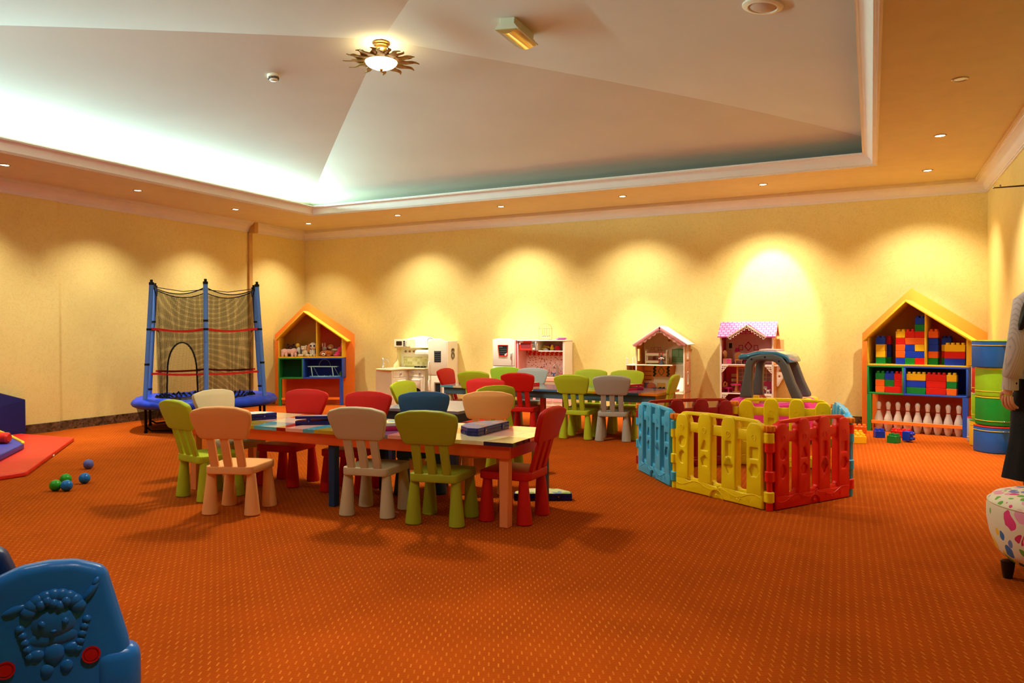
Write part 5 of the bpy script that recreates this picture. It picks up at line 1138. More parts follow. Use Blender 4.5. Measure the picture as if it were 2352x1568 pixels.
# printed pictures, wardrobe, mirror and fireplace on its walls
yw = yb-.0075
def flat(loops, y, m, nm, th=.002, par=None): b = MB(); b.solid(loops, th, 0, XZ(y)); return b.obj(nm, m, par or t, smooth=0)
b = MB()
for cx, cz, w_, h_ in ((-.195, .90, .024, .016), (-.145, .89, .024, .030), (-.098, .90, .018, .018), (-.088, .875, .028, .010)): b.solid([rect(cx-w_, cz-h_, cx+w_, cz+h_), rect(cx-w_+.005, cz-h_+.005, cx+w_-.005, cz+h_-.005)], .002, 0, XZ(yw+.002))
b.obj('picture_print', D_rose, t, smooth=0)
w1 = flat([rpoly([(.07, .715), (.24, .715), (.24, .885), (.155, .915), (.07, .885)], [0, 0, .02, .05, .02])], yw+.001, D_green, 'wardrobe_print')
b = MB()
for q in ([rect(.067, .885, .243, .893)], [rect(.153, .79, .156, .89)], [rect(.07, .785, .24, .789)], [rect(.07, .76, .24, .763)], [rect(.07, .735, .24, .738)], [rect(.067, .715, .073, .89)], [rect(.237, .715, .243, .89)]): b.solid(q, .003, 0, XZ(yw-.001))
b.obj('printed_line', D_dgreen, w1, smooth=0)
flat([rpoly([(-.19, .73), (.03, .73), (.03, .80), (-.08, .845), (-.19, .80)], [0, 0, .04, .05, .04]), rect(-.15, .74, -.01, .80, .03)], yw+.001, D_rose, 'headboard_print')
b = MB()
for q in (.03, .09, .145):
    b.tube([(q, yw, 1.05-(q-.09)**2*6), (q, yw, 1.02)], .004, 5); b.sph((q, yw, 1.008), (.018, .003, .016), 10)
b.obj('chandelier_print', mat('doll_brown', (170, 96, 50), .6), t)
b = MB(); 
for cx in (-.165, .015):
    for k in range(6): b.sph((cx+(.006 if k % 2 else -.006), yw-.003, .545+.022*k), (.017, .004, .016), 10)
b.obj('topiary_print', mat('doll_teal', (46, 74, 60), .6), t)
flat([rpoly([(-.12, .60), (-.075, .53), (-.03, .60), (-.075, .675)], .02), rpoly([(-.11, .60), (-.075, .545), (-.04, .60), (-.075, .66)], .015)], yw-.002, D_dgreen, 'mirror_print')
fp = flat([[(-0.175, z1+.004), (0.030, z1+.004), (0.030, .51), (0.045, .515), (0.045, .525), (-0.190, .525), (-0.190, .515), (-0.175, .51)], rpoly([(-0.130, z1+.01), (-0.015, z1+.01), (-0.015, .455), (-0.130, .455)], [0, 0, .03, .03])], yw-.004, D_cream, 'fireplace_print', .006)
flat([rpoly([(-0.130, z1+.008), (-0.015, z1+.008), (-0.015, .455), (-0.130, .455)], [0, 0, .03, .03])], yw-.002, mat('doll_hearth', (236, 176, 70), .6), 'hearth_print', .002, fp)
b = MB()
for k in range(7): b.sph((-.115+.015*k, yw-.004, z1+.02+.008*(k % 3)), (.014, .003, .016), 8)
b.obj('fire_print', D_dark, fp)
b = MB()
for k in range(3): b.box(-.298, yw-.012, .485+.055*k, -.205, yw-.003, .490+.055*k, .001)
b.obj('shelf_print', D_dark, t)
# loose furniture inside it
u = thing('toy_bunk_bed', 'tiny cream bunk bed with pink covers and ladder in the dollhouse', 'toy bunk bed', (-2.505, 9.55, .7035))
for x in (-.135, .135):
    b = MB(); b.solid([rpoly([(-.06, 0), (.06, 0), (.06, .15), (.04, .185), (-.04, .185), (-.06, .15)], [.004, .004, .02, .03, .03, .02]), rect(-.03, .05, .03, .13, .01)], .014, .002, YZ(x)); b.obj('end_board', D_cream, u)
for z in (.02, .115):
    b = MB(); b.box(-.13, -.055, z, .13, .055, z+.012, .002); b.box(-.13, -.058, z-.008, .13, -.05, z+.025, .002); b.obj('bed_frame', D_cream, u)
    b = MB(); b.box(-.12, -.05, z+.012, .12, .05, z+.032, .008); b.obj('cover', mat('doll_cover', (216, 96, 90), .8), u)
b = MB()
for x in (.045, .085): b.box(x-.005, -.085, 0, x+.005, -.073, .15, .001, T(0, 0, 0)@Matrix.Rotation(R(-6), 4, 'X'))
for k in range(4): b.box(.045, -.083, .02+.032*k, .085, -.075, .027+.032*k, 0, Matrix.Rotation(R(-6), 4, 'X'))
b.obj('ladder', mat('doll_ladder', (226, 100, 70), .5), u)
u = thing('doll_figure', 'tiny dark doll in a wide skirt by the bunk bed', 'doll', (-2.415, 9.42, .7035))
b = MB(); b.lathe([(0, 0), (.034, 0), (.03, .02), (.012, .06), (.010, .07), (0, .07)], 16); b.obj('skirt', D_dark, u)
b = MB(); b.lathe([(.011, .065), (.014, .085), (.006, .095), (0, .095)], 12); b.tube([(-.036, -.01, .07), (-.012, 0, .086), (.012, 0, .086), (.036, -.01, .072)], .004, 6); b.obj('bodice', mat('doll_white', (226, 220, 206), .6), u)
b = MB(); b.sph((0, 0, .106), (.012, .012, .014), 12); b.obj('head', D_dark, u)
u = thing('toy_bucket', 'small dark round toy tub on the lower dollhouse floor', 'toy tub', (-2.53, 9.48, z1+.0035)); b = MB(); b.lathe([(0, 0), (.06, 0), (.055, .03), (.035, .05), (0, .055)], 18); b.obj('body', mat('doll_slate', (44, 66, 78), .5), u)
u = thing('toy_chair', 'small terracotta toy armchair on the lower dollhouse floor', 'toy chair', (-2.60, 9.60, z1+.0035)); b = MB(); b.solid([rpoly([(-.05, 0), (.05, 0), (.055, .08), (0, .115), (-.055, .08)], .02)], .02, .004, XZ(.02)); b.box(-.05, -.04, .0, .05, .02, .04, .008); b.obj('seat', mat('doll_terracotta', (186, 96, 60), .6), u)

# ------------------------------------------------------------------ pink dollhouse with shingle roof
H_pink = mat('house_pink', (238, 78, 124), .5, var=.05); H_maroon = mat('house_maroon', (160, 44, 60), .55, var=.08); H_rosew = mat('house_rose_wall', (240, 180, 184), .6, var=.05, vscale=20); H_cream = mat('house_cream', (246, 232, 216), .45); H_hot = mat('house_hot_pink', (230, 50, 140), .5); H_tan = mat('house_tan', (226, 160, 96), .5); H_floor = mat('house_floor', (150, 90, 90), .4, var=.1, vscale=16)
M_shing = shingles()
t = thing('dollhouse', 'tall dollhouse with pink shingle roof, lacy gable and open rooms', 'dollhouse', (-1.365, 9.57, 0)); ox, oy = -1.365, 9.57
x0, x1, yf, yb = -1.668-ox, -1.062-ox, 9.385-oy, 9.74-oy
z1, z2, ze, za = .372, .722, 1.06, 1.235
for zz0, zz1, m in ((0, z1, H_maroon), (z1, z2, H_pink), (z2, za-.03, H_rosew)): b = MB(); b.box(x0, yb-.012, zz0, x1, yb, zz1); b.obj('back_wall', m, t, smooth=0)
b = MB(); b.solid([[(yf, 0), (yb, 0), (yb, ze), ((yf+yb)/2, za-.02), (yf, ze)], rect(9.45-oy, .86, 9.52-oy, 1.02), rect(9.45-oy, .50, 9.52-oy, .66)], .012, .001, YZ(x0)); b.obj('side_wall', H_maroon, t)
b = MB(); b.solid([[(yf, 0), (yb, 0), (yb, ze), ((yf+yb)/2, za-.02), (yf, ze)], rect(9.52-oy, .86, 9.60-oy, 1.02), rect(9.52-oy, .44, 9.60-oy, .66)], .012, .001, YZ(x1)); b.obj('side_wall', H_tan, t)
for xx in (x0, x1): Bx(xx-.010, yf-.004, 0, xx+.010, yf+.006, ze, H_cream, 'front_edge', .001)
for k, z in enumerate((.03, z1, z2)):
    Bx(x0, yf-.004, z-.014, x1, yb-.01, z, H_cream, 'floor_board'); Bx(x0+.008, yf+.012, z, x1-.008, yb-.012, z+.002, H_floor, 'floor_print', 0)
Bx(x0, yf+.002, z2-.030, x1, yf+.012, z2-.014, H_tan, 'fascia')
def roofplane(y0, z0, y1, zt, nm, m, gap=None):
    b = MB(); L = math.hypot(y1-y0, zt-z0); xa_, xb_ = x0-.035, x1+.035
    t_ = bmesh.new(); uvl = t_.loops.layers.uv.new('UVMap')
    polys = [[(xa_, 0), (xb_, 0), (xb_, 1), (xa_, 1)]]
    if gap: g0, g1, gt = gap; polys = [[(xa_, 0), (g0, 0), ((g0+g1)/2, gt), ((g0+g1)/2, 1), (xa_, 1)], [(g1, 0), (xb_, 0), (xb_, 1), ((g0+g1)/2, 1), ((g0+g1)/2, gt)]]
    for P in polys:
        for dz, rev in ((.006, 0), (-.006, 1)):
            vv = [t_.verts.new((x, y0+(y1-y0)*s, z0+(zt-z0)*s+dz)) for x, s in P]; f = t_.faces.new(vv[::-1] if rev else vv)
            for lp, (x, s) in zip(f.loops, P[::-1] if rev else P): lp[uvl].uv = (x, s*L)
        n_ = len(P); t_.verts.ensure_lookup_table(); allv = list(t_.verts)[-2*n_:]
        for i in range(n_): t_.faces.new((allv[i], allv[(i+1) % n_], allv[n_+(i+1) % n_], allv[n_+i]))
    b.add(t_); return b.obj(nm, m, t, smooth=0)
ym = (yf+yb)/2+.01
gx0, gx1 = -.22, .235
roofplane(yf-.03, ze-.005, ym, za, 'roof', M_shing, (gx0, gx1, .83)); roofplane(yb+.015, ze+.01, ym, za, 'roof', M_shing)
b = MB(); b.solid([[(yf-.02, ze), (yb+.01, ze), (ym, za-.004)], [(yf+.02, ze+.01), (yb-.03, ze+.01), (ym, za-.03)]], .008, .001, YZ(x1+.035)); b.obj('barge_board', H_tan, t)
# lacy gable over the cut-out
gxm = (gx0+gx1)/2; gz = ze-.005+(za-ze+.005)*.83
for pa, pb in (((gx0, ze-.005), (gxm, gz)), ((gxm, gz), (gx1, ze-.005))):
    pa, pb = Vector(pa), Vector(pb); d = pb-pa; nn = Vector((d.y, -d.x)).normalized(); nn = nn if nn.y < 0 else -nn
    b = MB(); b.solid([[tuple(pa), tuple(pb), tuple(pb+nn*.016), tuple(pa+nn*.016)]], .010, .001, XZ(yf-.034)); g = b.obj('gable_trim', H_cream, t)
    b = MB()
    for k in range(7):
        c = pa+d*((k+.5)/7)+nn*.027; r_ = .013
        b.tube([(c.x+r_*math.cos(2*PI*q/14), yf-.034, c.y+r_*math.sin(2*PI*q/14)) for q in range(14)], .0035, 5, closed=True); b.sph((c.x+nn.x*.016, yf-.034, c.y+nn.y*.016), .006, 8)
    b.obj('lace_scroll', H_cream, g)
b = MB()
for s_, ax in ((gx0, 1), (gx1, -1)):
    pass
b.poly([(gxm, yf-.028, gz), (gx0, yf-.028, ze-.008), (gxm, ym, za-.04), (gx1, yf-.028, ze-.008)], [(0, 1, 2), (0, 2, 3)]); b.obj('gable_soffit', H_tan, t, smooth=0)
def lace(x, z, sx, par):
    b = MB(); b.solid([[(x, z), (x+sx*.085, z), (x+sx*.06, z-.03), (x+sx*.03, z-.07), (x, z-.095)]]+[ring(x+sx*(.018+.02*k), z-.018, .0065, 8) for k in range(3)]+[ring(x+sx*.016, z-.042, .009, 8), ring(x+sx*.036, z-.04, .006, 8), ring(x+sx*.012, z-.066, .006, 8)], .005, .0005, XZ(yf-.006)); b.obj('lace_corner', H_cream, par)
for z in (z2-.014, z1-.014): lace(x0+.006, z, 1, t); lace(x1-.006, z, -1, t)
# prints on the walls
yw = yb-.014
b = MB(); b.solid([rpoly([(-.075, .935), (-.025, .87), (.025, .935), (-.025, 1.0)], .012), rpoly([(-.06, .935), (-.025, .888), (.01, .935), (-.025, .982)], .01)], .003, 0, XZ(yw))
for cx in (-.115, .065): b.solid([rect(cx-.026, .885, cx+.026, .95), rect(cx-.018, .894, cx+.018, .942)], .003, 0, XZ(yw))
b.obj('frame_print', mat('house_print_rose', (186, 40, 84), .6), t, smooth=0)
b = MB(); b.solid([[(-.195, .865), (-.125, .865), (-.14, .915), (-.18, .915)]], .003, 0, XZ(yw)); b.box(-.163, yw-.002, .80, -.157, yw, .865); b.obj('lamp_print', H_hot, t, smooth=0)
b = MB(); b.solid([rpoly([(-.12, .735), (.135, .735), (.135, .83), (.06, .855), (.008, .83), (-.045, .855), (-.12, .83)], [0, 0, .03, .04, .02, .04, .03])], .003, 0, XZ(yw)); b.obj('headboard_print', H_hot, t, smooth=0)
flat([rect(-.27, .90, -.215, .985)], yw+.001, H_cream, 'picture_print'); flat([rect(-.262, .91, -.223, .975)], yw-.001, D_dark, 'picture_print')
flat([rpoly([(.11, .735), (.225, .735), (.225, .97), (.11, .97)], [0, 0, .02, .02])], yw+.001, H_rosew, 'closet_print')
for k, (c, h) in enumerate((((226, 60, 130), .12), ((24, 18, 22), .13), ((214, 46, 40), .12), ((90, 80, 150), .13), ((206, 60, 130), .10))):
    xx = .095+.028*k; b = MB(); b.solid([[(xx-.012, .90-h*.0), (xx+.012, .90), (xx+.018, .90-h), (xx-.018, .90-h)]], .003, 0, XZ(yw-.002)); b.obj('dress_print', mat('dress_%d' % c[0], c, .7), t, smooth=0)
for cx in (-.095, .19):
    b = MB(); b.solid([rect(cx-.055, .50, cx+.055, .66)]+[rect(cx-.05+.052*i, .505+.051*j, cx-.05+.046+.052*i, .505+.045+.051*j) for i in range(2) for j in range(3)], .004, 0, XZ(yw)); b.obj('window_print', H_cream, t, smooth=0)
    flat([rect(cx-.055, .50, cx+.055, .66)], yw+.001, mat('house_window_grey', (176, 150, 150), .4), 'window_glass_print')
for cx, w_ in ((.095, .03), (.04, .05)): flat([rect(cx-w_, z1+.004, cx+w_, .60)], yw+.001, H_rosew if w_ > .04 else H_cream, 'panel_print')
ac = flat([rpoly([(.13, z1+.02), (.235, z1+.02), (.24, .50), (.20, .51), (.15, .47)], .012)], yw-.002, mat('house_armchair', (214, 60, 110), .7), 'armchair_print'); flat([rpoly([(.14, z1+.035), (.20, z1+.035), (.20, .44), (.15, .44)], .01)], yw-.004, H_cream, 'armchair_cushion_print', .002, ac)
for k, zz in enumerate((.43, .49, .55)): Bx(-.225, yb-.06, zz, -.15, yb-.012, zz+.04, mat('doll_dresser', (226, 190, 150), .5), 'dresser_print_box')
Bx(-.135, yf+.12, z1+.002, -.115, yf+.14, z2-.03, H_tan, 'post')
b = MB(); b.sph((-.235, yw, .20), (.035, .003, .05), 14); b.obj('mirror_print', mat('house_oval', (196, 150, 130), .5), t)
Bx(.06, yb-.25, .03, .30, yb-.015, .36, H_rosew, 'lower_cupboard'); Bx(.10, yb-.30, .255, .27, yb-.24, .262, H_cream, 'lower_shelf'); Bx(.02, yf, .03, .05, yf+.02, z1, H_cream, 'post')
# balcony at the right
bx = x1+.01
Bx(bx, yf+.03, z2-.02, bx+.21, yb-.03, z2-.008, H_cream, 'balcony_floor'); Bx(bx, yb-.035, z2, bx+.20, yb-.025, 0.0+z2+.30, H_tan, 'balcony_back') if False else None
Bx(bx, yb-.03, z2-.10, bx+.085, yb-.02, 1.02, H_tan, 'balcony_back')
for k, (px, py) in enumerate(((bx+.20, yf+.04), (bx+.20, yb-.06), (bx+.11, yf+.04), (bx+.20, (yf+yb)/2))):
    b = MB(); b.cyl((px, py, z2-.008), (px, py, z2+.10), .006, n=8); b.sph((px, py, z2+.108), .010, 10); b.obj('baluster', H_cream, t)
b = MB(); b.tube([(bx, yf+.04, z2+.09), (bx+.20, yf+.04, z2+.09), (bx+.20, yb-.06, z2+.09)], .007, 6)
for k in range(5): b.tube([(bx+.03+.036*k+.014*math.cos(2*PI*q/12), yf+.04, z2+.05+.022*math.sin(2*PI*q/12)) for q in range(12)], .003, 4, closed=True)
for k in range(4): b.tube([(bx+.20, yf+.08+.045*k+.014*math.cos(2*PI*q/12), z2+.05+.022*math.sin(2*PI*q/12)) for q in range(12)], .003, 4, closed=True)
b.obj('balcony_rail', mat('house_rail_pink', (250, 214, 216), .4), t)
b = MB(); b.solid([rpoly([(bx+.03, z2-.02), (bx+.19, z2-.02), (bx+.10, z2-.16), (bx+.03, z2-.30)], .02), ring(bx+.075, z2-.07, .02, 10), ring(bx+.06, z2-.14, .014, 10), ring(bx+.115, z2-.06, .012, 10)], .008, .001, XZ(yf+.05)); b.obj('balcony_bracket', H_cream, t)
# its loose furniture
GD = 'tiny furniture in the pink dollhouse'
def toychair(lab, loc, rz, m, back, cat='toy chair', w_=.045, hh=.13):
    u = thing('toy_chair', lab, cat, loc, rz, GD)
    b = MB(); b.box(-w_, -w_, .04, w_, w_, .055, .003); b.obj('seat', m, u)
    b = MB(); b.solid([rpoly([(-w_, .055), (w_, .055), (w_, hh*.8), (0, hh), (-w_, hh*.8)], .02)]+([ring(0, hh*.7, .018, 12)] if back == 'ring' else []), .008, .002, XZ(w_)); b.obj('back', H_tan, u)
    for sx in (-1, 1):
        for sy in (-1, 1): b = MB(); b.box(sx*w_*.8-.005, sy*w_*.8-.005, 0, sx*w_*.8+.005, sy*w_*.8+.005, .042); b.obj('leg', H_tan if back != 'ring' else m, u)
    return u
toychair('tiny slatted wooden toy chair on the upper floor of the pink dollhouse', (-1.475, 9.50, z2+.0025), R(10), H_tan, 'plain', hh=.15)
toychair('tiny pink seated toy chair on the middle floor of the pink dollhouse', (-1.60, 9.50, z1+.0025), R(60), H_hot, 'ring')
u = thing('toy_dresser', 'tiny pink toy dressing table with oval mirror on the upper floor', 'toy dresser', (-1.60, 9.455, z2+.0025), 0, GD)
b = MB(); b.box(-.05, -.04, 0, .05, .04, .065, .003); b.obj('body', mat('doll_salmon', (240, 150, 150), .5), u)
b = MB(); b.box(.0, -.044, .012, .046, -.038, .03, .001); b.box(.0, -.044, .036, .046, -.038, .056, .001); b.obj('drawer', H_hot, u)
b = MB(); b.sph((-.035, .03, .115), (.028, .006, .05), 16); b.obj('mirror', H_tan, u)
u = thing('toy_table', 'tiny round pink toy table with turned leg on the middle floor', 'toy table', (-1.50, 9.47, z1+.0025), 0, GD)
b = MB(); b.lathe([(0, .09), (.065, .09), (.066, .102), (0, .103)], 24); b.obj('top', H_hot, u)
b = MB(); b.lathe([(.03, 0), (.026, .01), (.012, .02), (.016, .04), (.010, .07), (.014, .09), (0, .09)], 16)
for k in range(4): a = k*PI/2+.4; b.tube([(0, 0, .014), (.045*math.cos(a), .045*math.sin(a), .006)], .007, 6)
b.obj('leg', H_tan, u)
u = thing('toy_plant', 'tiny potted plant with pointed leaves on the middle floor', 'toy plant', (-1.425, 9.52, z1+.0025), 0, GD)
b = MB(); b.lathe([(0, 0), (.016, 0), (.022, .05), (.018, .05), (0, .045)], 14); b.obj('pot', mat('doll_terracotta'), u)
b = MB()
for k in range(7): a = k*.9; b.tube([(0, 0, .045), (.012*math.cos(a), .012*math.sin(a), .09), (.03*math.cos(a), .03*math.sin(a), .12+.01*(k % 3))], [.004, .009, .001], 5)
b.obj('leaves', mat('doll_leaf', (40, 76, 50), .6), u)
for lab, x, y, z in (('tiny dark toy stool on the upper floor beside the slatted chair', -1.40, 9.50, z2+.0025), ('tiny hot pink toy cushion seat on the upper floor right', -1.27, 9.50, z2+.0025)):
    u = thing('toy_stool', lab, 'toy stool', (x, y, z), 0, GD); m_ = D_dark if 'dark' in lab else H_hot
    b = MB(); b.box(-.03, -.03, .04, .03, .03, .055, .004); b.obj('seat', m_, u)
    for sx in (-1, 1):
        for sy in (-1, 1): b = MB(); b.box(sx*.024-.004, sy*.024-.004, 0, sx*.024+.004, sy*.024+.004, .042); b.obj('leg', m_, u)
u = thing('doll_figure', 'tiny doll lying on the upper floor of the pink dollhouse', 'doll', (-1.215, 9.46, z2+.0025), 0, GD)
b = MB(); b.tube([(-.04, 0, .014), (0, 0, .016), (.04, .01, .012)], [.018, .014, .008], 8); b.obj('dress', mat('doll_orange', (226, 110, 40), .7), u)
b = MB(); b.sph((-.06, 0, .018), .014, 12); b.obj('head', mat('doll_skin', (236, 180, 150), .6), u)
u = thing('toy_poodle', 'tiny white toy dog on the middle floor right', 'toy dog', (-1.12, 9.44, z1+.0025), R(160), GD)
b = MB(); b.sph((0, 0, .03), (.024, .014, .016), 10)
for sx in (-.016, .016):
    for sy in (-.008, .008): b.cyl((sx, sy, 0), (sx, sy, .026), .004, n=6)
b.sph((.028, 0, .05), .014, 10); b.sph((-.024, 0, .045), .007, 8); b.obj('body', mat('doll_white'), u)

# ------------------------------------------------------------------ ride-on toy car behind the playpen
M_cg = plastic('car_grey', (92, 94, 92), .4); M_cp = plastic('car_pink', (236, 60, 150), .35); M_cy = plastic('car_yellow', (244, 210, 40), .4)
M_cbl = mat('car_clear_blue', (60, 130, 170), .08, var=.02, coat=.5)
t = thing('toy_car', 'pink ride on toy car with grey roof frame and blue canopy', 'toy car', (-.896, 7.97, 0), R(-8))
def archf(y, nm):
    out = [(-.275, .46), (-.235, .66), (-.215, .82), (-.17, .875), (-.06, .90), (.06, .90), (.14, .875), (.195, .80), (.26, .62), (.335, .46)]
    inn = [(.235, .46), (.17, .62), (.115, .78), (.07, .825), (-.06, .835), (-.125, .815), (-.145, .76), (-.155, .64), (-.155, .52), (-.145, .46)]
    b = MB(); b.solid([rpoly(out+inn, [0, 0, .06, .1, .08, .08, .08, .08, .08, .1, 0, 0, .1, .08, .05, .06, .05, .06, .06, 0], 4)], .095, .018, XZ(y), 2)
    a = b.obj(nm, M_cg, t)
    b = MB()
    for x, z in ((-.15, .845), (-.02, .868), (.115, .83)): b.cyl((x, y-.049, z), (x, y-.044, z), .010, n=10)
    b.obj('screw_recess', M_black, a); return a
archf(-.19, 'roof_frame'); archf(.19, 'roof_frame')
b = MB(); b.solid([rpoly([(-.30, .865), (-.28, .835), (-.22, .84), (-.15, .865), (.08, .885), (.17, .85), (.20, .81), (.225, .82), (.20, .87), (.17, .895), (.08, .925), (-.10, .93), (-.20, .90), (-.27, .895)], .02, 4)], .46, .026, XZ(0), 2); b.obj('canopy', M_cbl, t)
b = MB(); b.solid([rpoly([(-.12, .91), (.08, .905), (.07, .94), (-.10, .945)], .015)], .30, .012, XZ(0), 2); b.obj('roof_panel', plastic('car_pale_pink', (236, 190, 196), .3), t)
b = MB(); b.solid([rpoly([(-.42, .14), (.43, .14), (.45, .34), (.37, .47), (.20, .43), (-.02, .40), (-.13, .41), (-.20, .45), (-.34, .45), (-.43, .36)], .06, 5), ring(-.27, .14, .125, 20), ring(.28, .14, .125, 20)], .50, .03, XZ(0), 2); b.obj('body', M_cp, t)
for x in (-.27, .28):
    for y in (-.235, .235):
        b = MB(); b.cyl((x, y-.035, .10), (x, y+.035, .10), .10, n=28, b=.012); wl = b.obj('wheel', M_black, t)
        b = MB(); b.cyl((x, y-.040 if y < 0 else y+.03, .10), (x, y-.03 if y < 0 else y+.04, .10), .05, n=18, b=.004); b.obj('hub', M_cy, wl)
b = MB(); b.solid([rect(-.03, -.04, .03, .04, .01)], .02, .004, XZ(-.255, -.10, .45)); b.obj('sticker', mat('car_sticker', (240, 196, 40), .5), t)
b = MB(); b.tube([(.14+.0*k, .11*math.cos(2*PI*k/24), .35+.09*math.sin(2*PI*k/24)) for k in range(24)], .014, 8, closed=True); b.tube([(.14, -.11, .35), (.14, .11, .35)], .012, 8); b.cyl((.14, 0, .40), (.24, 0, .34), .02, n=12); b.obj('steering_wheel', M_cy, t)
b = MB(); b.sph((.36, -.12, .435), (.05, .045, .04), 14); b.sph((.36, .12, .435), (.05, .045, .04), 14); b.obj('headlight', M_cy, t)
b = MB(); b.solid([rpoly([(-.20, .20), (-.02, .20), (-.02, .27), (-.13, .28), (-.18, .43), (-.24, .43)], .03)], .34, .02, XZ(0)); b.obj('seat', M_cg, t)
# ------------------------------------------------------------------ soft play corner at the left
Mv = lambda n, c: mat('foam_'+n, c, .42, var=.05, bump=.3, bscale=10)
t = thing('play_mat', 'thin red vinyl play mat with cut corners on the carpet at left', 'play mat', (-7.2, 4.0, 0))
def P2(l): return [(x+7.2, y-4.0) for x, y in l]
b = MB(); b.solid([rpoly(P2([(-8.38, 5.03), (-7.53, 5.06), (-6.02, 3.65), (-6.05, 3.30), (-6.4, 2.3), (-8.38, 2.3)]), .03)], .036, .010, T(0, 0, .019), 3); b.obj('pad', Mv('red', (224, 44, 26)), t)
b = MB(); b.tube([(-6.78+7.2, 4.36-4.0, .01), (-6.755+7.2, 4.335-4.0, .006)], .008, 6); b.obj('label_tab', M_white, t)
t = thing('foam_slope', 'dark blue foam slope standing against the left wall', 'foam block', (-8.45, 4.3, 0))
b = MB(); b.solid([rpoly([(.80, .0), (.80, .402), (.53, .495), (-.6, .88), (-1.3, .88), (-1.3, 0)], .012)], .085, .010, YZ(.0), 2); b.obj('block', Mv('navy', (28, 32, 96)), t)
t = thing('foam_pad', 'blue foam pad with yellow edge lying on the red mat', 'foam pad', (-7.4, 4.0, .0385))
pl = [(x+7.4, y-4.0) for x, y in [(-8.3, 4.76), (-7.22, 4.36), (-6.70, 3.84), (-6.9, 3.0), (-8.3, 3.0)]]
b = MB(); b.solid([rpoly(pl, [.02, .05, .05, .05, .02])], .055, .012, T(0, 0, .0285), 2); b.obj('pad', Mv('blue', (54, 62, 160)), t)
b = MB(); b.tube([(pl[0][0], pl[0][1], .058), ((pl[0][0]+pl[1][0])/2, (pl[0][1]+pl[1][1])/2, .062), (pl[1][0]-.02, pl[1][1]+.004, .058), (pl[1][0]+.01, pl[1][1]-.03, .052)], .014, 8); b.obj('piping', Mv('yellow', (236, 196, 40)), t)
t = thing('foam_roll', 'red foam roll lying on the blue foam pad', 'foam roll', (-7.62, 4.13, .148))
b = MB(); d = Vector((-.55, -.28, 0)); b.cyl(-d*.55, d, .052, n=24, b=.016); b.obj('roll', Mv('red2', (224, 40, 24)), t)

# ------------------------------------------------------------------ pouf at the right edge
t = thing('pouf', 'round cream pouf with colourful footprint pattern and dark feet', 'pouf', (.805, 4.07, 0))
M_pf = dots('pouf_print', (240, 232, 206), [(230, 60, 130), (120, 130, 190), (70, 120, 190), (246, 206, 70), (110, 180, 70), (210, 40, 90), (240, 160, 190)], 21, .52)
b = MB(); b.lathe([(0, .075), (.18, .072), (.24, .085), (.285, .13), (.31, .20), (.322, .27), (.322, .325), (.315, .35), (.295, .372), (.24, .386), (.15, .394), (0, .396)], 56); b.obj('cushion', M_pf, t)
b = MB(); b.tube([(.317*math.cos(2*PI*k/64), .317*math.sin(2*PI*k/64), .346) for k in range(64)], .004, 6, closed=True); b.obj('seam', mat('pouf_seam', (226, 214, 180), .7), t)
for k in range(4):
    a = R(188+90*k); b = MB(); b.lathe([(0, 0), (.018, 0), (.024, .03), (.030, .08), (0, .085)], 14); b.obj('foot', mat('dark_wood', (30, 20, 16), .35), t, loc=(.245*math.cos(a), .245*math.sin(a), 0))

# ------------------------------------------------------------------ blue toy seat close to the camera
M_bs = plastic('seat_blue', (26, 116, 200), .3); M_bd = plastic('seat_navy', (26, 58, 108), .36); M_rb = plastic('bolt_red', (190, 24, 22), .3)
t = thing('toy_rocker', 'blue plastic toy seat with raised woolly lamb on its back, nearest the camera', 'toy seat', (-1.822, 1.152, 0), R(55))
TL_ = T(0, 0, .02) @ Matrix.Rotation(R(-7), 4, 'X')
out = rpoly([(-.205, .06), (.205, .06), (.178, .32), (.128, .508), (.06, .535), (0, .540), (-.06, .535), (-.128, .508), (-.178, .32)], [.03, .03, .2, .045, .1, .1, .1, .045, .2], 7)
b = MB(); b.solid([out], .075, .026, TL_ @ XZ(0), 4); b.obj('backrest', M_bs, t)
b = MB(); FX, FZ, FY = .012, .405, -.034
def bl(x, z, rx, rz_, ry=.012, rot=0):
    x, z, rx, rz_ = x*1.22, z*1.22-.012, rx*1.22, rz_*1.22
    b.sph((0, 0, 0), (rx, ry, rz_), 14, TL_ @ T(FX+x, FY, FZ+z) @ Matrix.Rotation(R(rot), 4, 'Y'))
for k in range(9): a = R(20+17.5*k); bl(.046*math.cos(a), .012+.040*math.sin(a), .016, .015, .014)
for k in range(5): bl(-.022+.011*k, .038+.006*math.sin(k*1.6), .012, .013, .019)
bl(0, .0, .042, .034, .014); bl(0, -.03, .050, .018, .008)
for k in range(5): bl(.058-.004*k, -.004-.014*k, .009, .009, .010); bl(-.058+.004*k, -.004-.014*k, .009, .009, .010)
bl(-.068, .034, .024, .009, .010, -18); bl(.066, .05, .024, .008, .012, -52); bl(.075, .068, .012, .006, .010, -62)
for sx in (-1, 1): bl(sx*.02, .0, .009, .010, .018); 
bl(.0, -.016, .008, .005, .018)
bl(0, -.062, .020, .022, .012); bl(-.03, -.06, .016, .012, .010); bl(.032, -.056, .016, .012, .010); bl(-.012, -.092, .013, .014, .010); bl(.022, -.09, .013, .014, .010)
b.obj('lamb_relief', M_bs, t)
for x in (-.088, .092):
    b = MB(); b.lathe([(.019, 0), (.021, .006), (.0165, .006)], 24, TL_ @ T(x, -.036, .300) @ Matrix.Rotation(R(90), 4, 'X')); b.lathe([(0, .005), (.0155, .004), (.0165, 0), (0, 0)], 22, TL_ @ T(x, -.0365, .300) @ Matrix.Rotation(R(90), 4, 'X')); b.obj('bolt', M_rb, t)
